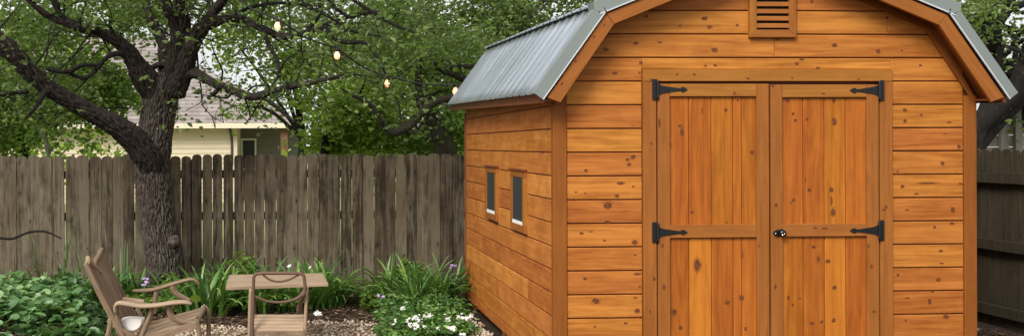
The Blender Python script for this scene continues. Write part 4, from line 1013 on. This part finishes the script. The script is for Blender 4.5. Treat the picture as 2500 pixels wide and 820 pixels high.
def strap_plant(px, D, n, L, label, wd=0.034, spread=0.13, lean=(0.05, 0.6)):
    base = P(px, 700, D); root = empty('strap_leaf_plant', (base.x, D, 0), label, 'plant', 'arching strap leaf plants along the fence'); V, Fq = [], []
    for i in range(n):
        az = random.uniform(0, 2 * math.pi); r_ = abs(random.gauss(0, spread)); bx = (base.x + math.cos(az) * r_, D + math.sin(az) * r_ * .7, 0.0)
        blade(V, Fq, bx, az + random.gauss(0, .5), L * 0.9 * random.uniform(.55, 1.15), wd * random.uniform(.6, 1.2), random.uniform(*lean), random.uniform(0.6, 2.3), random.gauss(0, .8))
    np_mesh('leaves', V, Fq, LEAF_STRAP, root, True); return root
SP = [(20, 9.9, 60, .48, 'low strap leaf clump behind the purple flower at the left edge'), (110, 9.6, 70, .52, 'strap leaf clump rising behind the leafy ground cover'), (180, 9.5, 90, .60, 'tall strap leaf clump behind the back of the wooden chair'),
      (262, 9.8, 60, .52, 'strap leaf clump seen just over the chair back'), (335, 9.9, 60, .56, 'strap leaf clump against the left foot of the trunk'), (450, 9.5, 70, .48, 'strap leaf clump at the right foot of the trunk'),
      (505, 9.3, 110, .62, 'large dense strap leaf clump between chair arm and table'), (570, 9.7, 100, .60, 'strap leaf clump at the left end of the table top'), (645, 9.5, 80, .60, 'strap leaf clump seen through the bent table frame'),
      (725, 9.5, 80, .60, 'strap leaf clump behind the right end of the table frame'), (790, 9.7, 110, .64, 'arching strap leaf clump just right of the table top'), (965, 9.7, 60, .58, 'narrow strap leaf clump left of the widest clump near shed'),
      (1020, 9.35, 130, .62, 'widest strap leaf clump behind the white flowers'), (1075, 9.6, 90, .60, 'strap leaf clump nearest to the shed wall')]
for a in SP: strap_plant(*a)
# a few tall pale stems and reeds
for (px, D, L, az, lb) in ((150, 9.4, .95, .2, 'tall pale reed stalk near the left against fence'), (212, 9.6, .9, 2.8, 'tall green reed stalk leaning left of the chair back'), (300, 9.8, .8, 1.2, 'thin pale reed stalk right of the chair top'), (945, 9.9, .62, 1.5, 'broad upright reed leaf against the fence right of table'), (110, 9.7, .9, 3.0, 'curved thin reed stalk at far left')):
    base = P(px, 700, D); V, Fq = [], []
    for i in range(4): blade(V, Fq, (base.x + random.gauss(0, .03), D + random.gauss(0, .03), 0), az + random.gauss(0, .6), L * random.uniform(.75, 1.05), 0.016 if px != 945 else 0.03, random.uniform(0.0, .16), random.uniform(.05, .5))
    o = np_mesh('reed', V, Fq, LEAF_COVER if px in (150, 300) else LEAF_STRAP, None, True); tag(o, lb, 'plant')

# ground cover with rounded leaves (cannot be counted)
def cover(name, label, n, fx, size, mat, tilt=0.55):
    C = []
    while len(C) < n:
        q = fx()
        if q: C.append(q)
    C = np.array(C); n = len(C); s = size * rng.uniform(0.5, 1.25, (n, 1, 1)); k = 10
    a = np.linspace(0, 2 * np.pi, k, endpoint=False); rr = 0.5 * (1 - 0.16 * np.cos(a) ** 3)
    ring = np.stack([rr * np.sin(a) * .82, rr * np.cos(a), 0.10 * np.abs(np.sin(a)) - 0.05 * np.cos(a)], 1)
    base = np.concatenate([[(0, 0, -0.03)], ring]); V = base[None] * s
    V = np.einsum('nij,nkj->nki', rand_rot(n, tilt), V) + C[:, None, :]
    f = np.array([(0, 1 + i, 1 + (i + 1) % k) for i in range(k)]); Fq = f[None] + (np.arange(n) * (k + 1))[:, None, None]
    o = np_mesh(name, V.reshape(-1, 3), Fq.reshape(-1, 3), mat, None, True); return tag(o, label, 'ground cover', kind='stuff')
def hum(x, y): return 0.10 * noise.noise(Vector((x * 2.6, y * 2.6, 3.1))) + 0.05 * noise.noise(Vector((x * 7, y * 7, 1)))
def fx1():
    Y = random.uniform(7.3, 9.45); px = random.uniform(-160, 272); q = P(px, 700, Y)
    top = 0.36 + hum(q.x, Y); 
    edge = (272 - px) / 70 - 0.15
    if Y < 7.7: edge = min(edge, (Y - 7.2) * 2)
    top *= min(1, max(0.15, edge)) 
    return (q.x, Y, max(0.03, top - abs(random.gauss(0, 0.07))))
cover('leafy_ground_cover', 'thick bright green round leaved ground cover behind the wooden chair', 3400, fx1, 0.088, LEAF_COVER)
def fx2():
    Y = random.uniform(9.2, 10.3); px = random.uniform(-100, 1100); q = P(px, 700, Y); top = 0.16 + hum(q.x, Y) * .8
    if 880 > px > 760 or px > 1075: 
        if Y < 9.7: return None
    return (q.x, Y, max(0.02, top - abs(random.gauss(0, .05))))
cover('small_ground_cover', 'low dark green small leaved ground cover along the foot of the fence', 6500, fx2, 0.045, LEAF_MID)
# leafy plant stems in the strap bed
for (px, D, h, lb) in ((590, 9.9, .5, 'upright leafy plant against the fence behind the table top'), (1000, 9.8, .42, 'bushy leafy plant between the strap leaves near the shed'), (430, 9.7, .3, 'small leafy plant at the trunk base')):
    base = P(px, 700, D); root = empty('leafy_plant', (base.x, D, 0), lb, 'plant'); b = MB(); cs = []
    for i in range(9):
        az = random.uniform(0, 6.28); q = Vector((base.x + math.cos(az) * .13, D + math.sin(az) * .13, h * random.uniform(.7, 1.05))); b.tube([(base.x, D, 0), (base.x + math.cos(az) * .05, D + math.sin(az) * .05, h * .5), q], [.004, .003, .0015], 5, step=.08)
        for t in (.35, .5, .65, .8, .95, 1): cs.append(tuple(Vector((base.x, D, 0)).lerp(q, t)))
    b.build('stem', LEAF_STRAP, root); leaf_mesh('leaves', clump(cs, 8, .035), 0.055, LEAF_MID, root, .9, .6)

# white flowering plant in front of the shed corner
wf = empty('flowering_plant', G(1040, 800), 'bushy green plant dotted with white flower heads beside the shed', 'plant')
cs = []
for i in range(420):
    px = random.gauss(1038, 58); Y = random.uniform(7.95, 9.1); q = P(px, 700, Y)
    if px > 1150 or px < 915: continue
    edge = min(1, (1165 - px) / 45, (px - 905) / 30); cs.append((q.x, Y, random.random() ** .6 * (0.10 + 0.085 * (Y - 8.0)) * max(.1, edge)))
leaf_mesh('leaves', clump(cs, 14, .04), 0.046, LEAF_COVER if False else LEAF_STRAP, wf, .9, .6)
FW = [(1010,775,9),(988,782,7),(1012,795,10),(1026,780,9),(1041,772,8),(1047,770,9),(1098,778,9),(1121,775,9),(1145,777,9),(1103,800,9),(1069,800,5),(1000,790,5),(1037,797,5),(965,782,5),(981,752,6),(1133,815,8),(1035,742,3),(1127,765,4),(1018,772,6),(1150,770,5),(960,790,4),(1090,770,5)]
def flower(root, c, r_, mat, name='flower', petals=5, heads=6):
    V, Fq = [], []
    for h in range(heads):
        o_ = Vector((random.gauss(0, r_ * .45), random.gauss(0, r_ * .45), random.gauss(0, r_ * .3))) if heads > 1 else Vector()
        rp = r_ * (0.55 if heads > 1 else 1)
        tx = Vector((random.gauss(0, .4), -0.7 + random.gauss(0, .3), 1)).normalized(); u_ = tx.cross(Vector((1, .2, 0))).normalized(); w_ = tx.cross(u_)
        for p in range(petals):
            a = 2 * math.pi * p / petals + random.uniform(0, .3); d = u_ * math.cos(a) + w_ * math.sin(a); s = tx.cross(d); q = len(V)
            for (x_, y_, z_) in ((.05, 0, 0), (.5, .34, .12), (.95, .25, .1), (1.05, 0, .05), (.95, -.25, .1), (.5, -.34, .12)): V.append(tuple(c + o_ + d * (x_ * rp) + s * (y_ * rp) + tx * (z_ * rp)))
            Fq.append((q, q + 1, q + 2, q + 3)); Fq.append((q, q + 3, q + 4, q + 5))
    return np_mesh(name, V, Fq, mat, root)
for (a, c_, r_) in FW:
    D = 8.0
    while P(a, c_, D).z > 0.135 + 0.085 * (D - 8.0) and D < 9.1: D += 0.02
    while P(a, c_, D).z < 0.12 and D > 7.4: D -= 0.02
    c = P(a, c_, D); flower(wf, c, r_ * D / F * 1.0, PETAL_W)
def bloom(px, py, D, r_, mat, label, heads, cat='flower'):
    c = P(px, py, D); root = empty('flower', (c.x, D, 0), label, cat); b = MB(); b.tube([(c.x + .01, D, 0), (c.x - .01, D, c.z * .5), c - Vector((0, 0, .01))], [.003] * 3, 5, step=.05); b.build('stem', LEAF_STRAP, root)
    flower(root, c, r_ * D / F, mat, 'petals', 5, heads)
bloom(25, 706, 8.9, 11, PETAL_P, 'pale purple flower at the far left edge above ground cover', 6)
bloom(354, 684, 9.2, 8, PETAL_P, 'small purple flower spike at the foot of the trunk', 5); bloom(354, 694, 9.25, 6, PETAL_P, 'lower part of the purple flower spike at the trunk', 4)
bloom(933, 725, 9.1, 8, PETAL_P, 'small pale lilac flower left of the white flowering plant', 3)
bloom(706, 649, 9.6, 6, PETAL_W, 'single white bud above the table top', 1); bloom(757, 652, 9.6, 5, PETAL_W, 'tiny white flower above the right end of table', 1); bloom(1103, 650, 9.7, 8, PETAL_P, 'faded flower against the fence near the shed corner', 3)
bloom(778, 765, 8.9, 13, PETAL_W, 'withered white flower drooping right of the table', 5)
bloom(495, 748, 9.0, 9, PETAL_W, 'drooping white flower in front of the chair seat', 3)
# pale round leaf beside the arm of the chair
b = MB(); c = P(477, 728, 7.9); root = empty('broad_leaf_plant', (c.x, 7.9, 0), 'single broad bright leaf on a thin stem by the chair arm', 'plant'); b.tube([(c.x + .02, 7.9, 0), (c.x + .03, 7.9, c.z * .6), c], [.003] * 3, 5, step=.06); b.build('stem', LEAF_COVER, root)
V = [tuple(c)]; 
for k in range(14):
    t = 2 * math.pi * k / 14; V.append(tuple(c + Vector((0.042 * math.cos(t), -0.02 * math.sin(t), 0.036 * math.sin(t)))))
np_mesh('leaf', V, [(0, 1 + k, 1 + (k + 1) % 14) for k in range(14)], LEAF_BACK, root, True)

# ------------------------------------------------------------------ wooden armchair
CD = 7.0
chair = empty('armchair', (P(350, 800, CD).x, CD + .3, 0), 'weathered wooden reclining armchair with curved arms, facing the small table', 'chair')
def C3(px, py, D): return P(px, py, D)
NR, FA = CD, CD + 0.60          # near and far sides
def ctube(name, pl, D, wpx, flat=1.0, mat=TEAK, D1=None, lab=None, ends=None):
    b = MB(); D1 = D if D1 is None else D1; n = len(pl); path = [P(a, c_, D + (D1 - D) * i / (n - 1)) for i, (a, c_) in enumerate(pl)]
    rad = [(w_ if isinstance(wpx, (list, tuple)) else wpx) * D / F for w_ in (wpx if isinstance(wpx, (list, tuple)) else [wpx] * n)]
    b.tube(path, rad, 14, flat=flat, step=0.012, flat_axis=(0, 1, 0)); return b.build(name, mat, chair)
def slab(name, corners, th, mat, parent, ua=None, n=(0, 0, 1), inset=0.004):
    """board through four world corners, thickness th"""
    c = [Vector(q) for q in corners]; nn = (c[1] - c[0]).cross(c[3] - c[0]).normalized(); b = MB(); b.prism(c, -nn * th, ua, 0, inset); return b.build(name, mat, parent)
# back: near board, far boards, crest pieces
bt = [(212, 648), (252, 668), (300, 742), (318, 818)]
NB = lambda t, D: None
xbT, zbT = P(214, 645, NR).x, P(214, 645, NR).z; xbB, zbB = P(300, 812, NR).x, P(300, 812, NR).z
def back(u, v_): return Vector((xbB + (xbT - xbB) * v_ + 0.03 * math.sin(math.pi * v_) * -0.3, NR + (FA - NR) * u, zbB + (zbT - zbB) * v_ - 0.02 * math.sin(math.pi * u)))
tops = [1.0, 0.98, 1.03, 1.06]
back_o = None
for i, (u0, u1, t0, t1) in enumerate(((0.03, 0.31, 1.0, 0.93), (0.33, 0.50, 0.93, 0.95), (0.52, 0.74, 0.99, 1.02), (0.755, 0.97, 1.02, 1.06))):
    b = MB(); N = 7
    for k in range(N): pass
    q = [back(u0, 0), back(u1, 0), back(u1, t1), back(u0, t0)]
    nn = (q[1] - q[0]).cross(q[3] - q[0]).normalized(); b.prism(q, -nn * 0.022, q[3] - q[0], 0, 0.005); b.build('back_board', TEAK if i != 2 else TEAK, chair)
b = MB(); b.tube([back(0.0, 1.02), back(.1, 1.03) + Vector((0, 0, .008)), back(.22, .99), back(.36, .93), back(.44, .85) + Vector((.01, 0, 0))], [.018, .020, .018, .017, .012], 12, step=.012, flat=.8); b.build('crest_rail', TEAK_PALE, chair)
b = MB(); b.tube([back(.40, 1.0), back(.55, 1.035), back(.75, 1.06), back(.90, 1.085), back(.985, 1.09)], [.012, .017, .018, .020, .018], 12, step=.012); b.tube([back(.12, 1.02), back(.16, 1.09), back(.24, 1.05), back(.30, .99)], [.014, .018, .015, .012], 12, step=.01); b.build('crest_rail', TEAK, chair)
for u in (0.0, 1.0):
    b = MB(); off = Vector((-0.012, 0, 0)); b.tube([back(u, -.35) + off, back(u, 0) + off, back(u, .5) + off, back(u, 1.02 + .06 * u) + off], [.019, .019, .018, .016], 12, step=.02, flat=1.2); b.build('back_stile', TEAK, chair)
# seat
sN = [P(322, 826, NR + .03), P(476, 782, NR + .03)]; sF = [Vector((sN[0].x, FA - .03, sN[0].z)), Vector((sN[1].x, FA - .03, sN[1].z))]
def seat(u, v_): return sN[0].lerp(sN[1], v_).lerp(sF[0].lerp(sF[1], v_), u) + Vector((0, 0, -0.012 * math.sin(math.pi * v_)))
for (u0, u1) in ((0.0, 0.36), (0.39, 0.60), (0.70, 1.0)):
    b = MB(); q = [seat(u0, 0.0), seat(u0, 1.0), seat(u1, 1.0), seat(u1, 0.0)]; b.prism(q, (0, 0, -0.022), q[1] - q[0], 0, 0.005); b.build('seat_board', TEAK if u0 else TEAK_PALE, chair)
for D, nm in ((NR - .005, 0), (FA + .005, 1)):
    b = MB(); a = Vector((sN[0].x - .13, D, sN[0].z - 0.055)); c_ = Vector((sN[1].x + .012, D, sN[1].z - .022)); b.beam(a, c_, 0.03, 0.05, (0, 1, 0), 0, .006); b.build('seat_rail', TEAK, chair)
b = MB(); b.tube([seat(-.02, 1.02) + Vector((0, 0, -.012)), seat(1.02, 1.02) + Vector((0, 0, -.012))], [.020, .020], 12, step=.05); b.build('front_rail', TEAK, chair)
# arms
def world(px, py, D): return P(px, py, D)
ctube('armrest', [(283, 762), (282, 748), (290, 739), (312, 741), (345, 746), (385, 744), (425, 738), (452, 737), (468, 741)], NR - .02, [12, 14, 16, 17, 17, 17, 17, 15, 9], .34, TEAK_PALE, NR - .02)
ctube('armrest', [(325, 709), (345, 709), (375, 706), (410, 696), (445, 686), (468, 681), (480, 686), (487, 696)], FA + .02, [10, 13, 15, 15, 14, 13, 11, 8], .34, TEAK, FA + .02)
# curved brackets, struts and legs
ctube('arm_bracket', [(413, 745), (414, 760), (422, 774), (440, 783), (462, 787), (480, 789)], NR, [9, 8, 7.5, 7, 6.5, 6], 1.0)
ctube('arm_bracket', [(420, 697), (427, 712), (440, 722), (464, 733)], FA, [8, 7, 6.5, 5], 1.0)
ctube('arm_support', [(378, 708), (381, 716), (379, 735), (377, 765)], FA, [5, 6, 6, 5], 1.0)
ctube('arm_support', [(372, 748), (365, 775), (352, 805), (342, 835), (335, 870)], NR, [8, 8, 8, 8, 8], .8)
ctube('arm_support', [(285, 748), (287, 775), (297, 805), (304, 830)], NR, [7, 7, 7.5, 8], .8)
ctube('arm_support', [(334, 752), (345, 772), (352, 785)], NR + .15, [6, 6, 5.5], .8)
b = MB(); b.beam(P(300, 728, NR + .33), P(352, 735, NR + .33), .05, .022, (0, 1, 0)); b.build('lumbar_rail', TEAK_PALE, chair)
def leg(pts_, r_):
    b = MB(); b.tube(pts_, r_, 12, step=.02); b.build('leg', TEAK, chair)
q = P(272, 776, NR); leg([q, P(266, 810, NR), Vector((q.x - .06, NR, .15)), Vector((q.x - .075, NR, 0.0))], [.020, .020, .020, .018])
leg([Vector((q.x, FA, q.z)), Vector((q.x - .02, FA, q.z - .12)), Vector((q.x - .07, FA, 0.0))], [.020, .020, .018])
q = P(474, 786, NR); leg([q, Vector((q.x + .035, NR, q.z - .06)), Vector((q.x + .03, NR, .14)), Vector((q.x + .03, NR, 0))], [.019, .018, .018, .017])
leg([Vector((q.x, FA, q.z + .02)), Vector((q.x + .04, FA, q.z - .03)), Vector((q.x + .045, FA, .14)), Vector((q.x + .045, FA, 0))], [.018, .018, .018, .017])
b = MB(); a = P(276, 790, NR); b.beam(a, P(330, 822, NR), .03, .03, (0, 1, 0)); b.build('brace', TEAK, chair)
# white half round cushion under the near arm
b = MB(); c = P(322, 780, NR + .06); rr = 27 * NR / F
ring = [(c.x + rr * math.cos(t), NR + .05, c.z + (rr * 1.05 * math.sin(t) if math.sin(t) < 0 else 0.012 * math.sin(t))) for t in [2 * math.pi * i / 28 for i in range(28)]]
b.prism(ring, (0, .09, 0), (1, 0, 0), 0, .012); tag(b.build('cushion', WHITE), 'white half round cushion tucked beneath the near arm of the wooden chair', 'cushion')

# ------------------------------------------------------------------ little table
tb = empty('side_table', (P(680, 800, 7.8).x, 7.8, 0), 'small pale wooden table with bent dark wood frame and slatted lower shelf', 'table')
def put(px, py, z): return G(px, py, z)
tz = P(676, 701, 7.5).z
q = [G(551, 699, tz), G(801, 690, tz), G(788, 666, tz), G(560, 670, tz)]
b = MB()
lp = 4
for i in range(1):
    b.prism(q, (0, 0, -0.026), q[1] - q[0], 0, 0.004)
b.build('tabletop', TEAK_PALE, tb)
FD = 7.36
def tt(name, pl, D, w_, mat=ROD, D1=None, flat=1.0):
    b = MB(); D1 = D if D1 is None else D1; n = len(pl); rad = [x_ * D / F for x_ in (w_ if isinstance(w_, list) else [w_] * n)]
    b.tube([P(a, c_, D + (D1 - D) * i / (n - 1)) for i, (a, c_) in enumerate(pl)], rad, 12, flat=flat, step=.012); return b.build(name, mat, tb)
def down(px, py, D, w_, x2=None):
    p = P(px, py, D); return [p, Vector(((P(x2, 860, D).x if x2 else p.x), D, 0))]
b = MB(); pth = [Vector((P(614, 800, FD).x, FD, 0)), P(616, 800, FD), P(618, 740, FD), P(619, 690, FD), P(621, 673, FD), P(634, 667, FD), P(685, 666.5, FD), P(730, 667, FD), P(741, 672, FD), P(744, 690, FD), P(745, 706, FD), P(740, 722, FD)]
b.tube(pth, [4 * FD / F] * len(pth), 12, step=.012); b.build('bent_frame', ROD, tb)
tt('curved_rod', [(640, 668), (655, 680), (672, 686), (690, 686), (710, 680), (731, 669)], FD + .004, 2.6)
tt('curved_rod', [(746, 700), (742, 712), (728, 726), (706, 734), (685, 737), (655, 735), (635, 728), (622, 722)], FD + .006, [5, 5, 4, 3.4, 3.2, 3.2, 3, 3])
tt('curved_rod', [(742, 714), (734, 732), (728, 745), (727, 760)], FD + .05, [5, 4, 3, 3])
for (a, c_, D, a2) in ((750, 700, FD + .06, 742), (612, 705, FD + .10, 607), (735, 715, 8.1, 733), (622, 715, 8.1, 620)):
    b = MB(); p = P(a, c_, D); b.tube([p, P((a + a2) / 2, 770, D), Vector((P(a2, 840, D).x, D, 0))], [4.2 * D / F] * 3, 12, step=.03); b.build('leg', TEAK_PALE if D < 8 else TEAK, tb)
# shelf slats, tilted towards the front
A0, A1 = P(619, 806, FD + .02), P(741, 806, FD + .02); B0, B1 = P(620, 764, FD + .16), P(742, 764, FD + .16)
for i in range(5):
    t0, t1 = i / 5, (i + .72) / 5; q = [A0.lerp(B0, t0), A1.lerp(B1, t0), A1.lerp(B1, t1), A0.lerp(B0, t1)]
    b = MB(); b.prism(q, (0, 0, -.016), (1, 0, 0), 0, .002); b.build('shelf_slat', TEAK_PALE, tb)
b = MB(); b.prism([A0 + Vector((0, .004, -.019)), A1 + Vector((0, .004, -.019)), B1 + Vector((0, 0, -.019)), B0 + Vector((0, 0, -.019))], (0, 0, -.008), (1, 0, 0)); b.build('slat_gap_shade', ROD, tb)  # dark board added to stand for the shadow between the slats
b = MB(); b.beam(A0 + Vector((-.01, -.004, -.02)), A1 + Vector((.01, -.004, -.02)), .02, .03, (0, 1, 0)); b.build('shelf_rail', TEAK, tb)
bpy.context.view_layer.update()
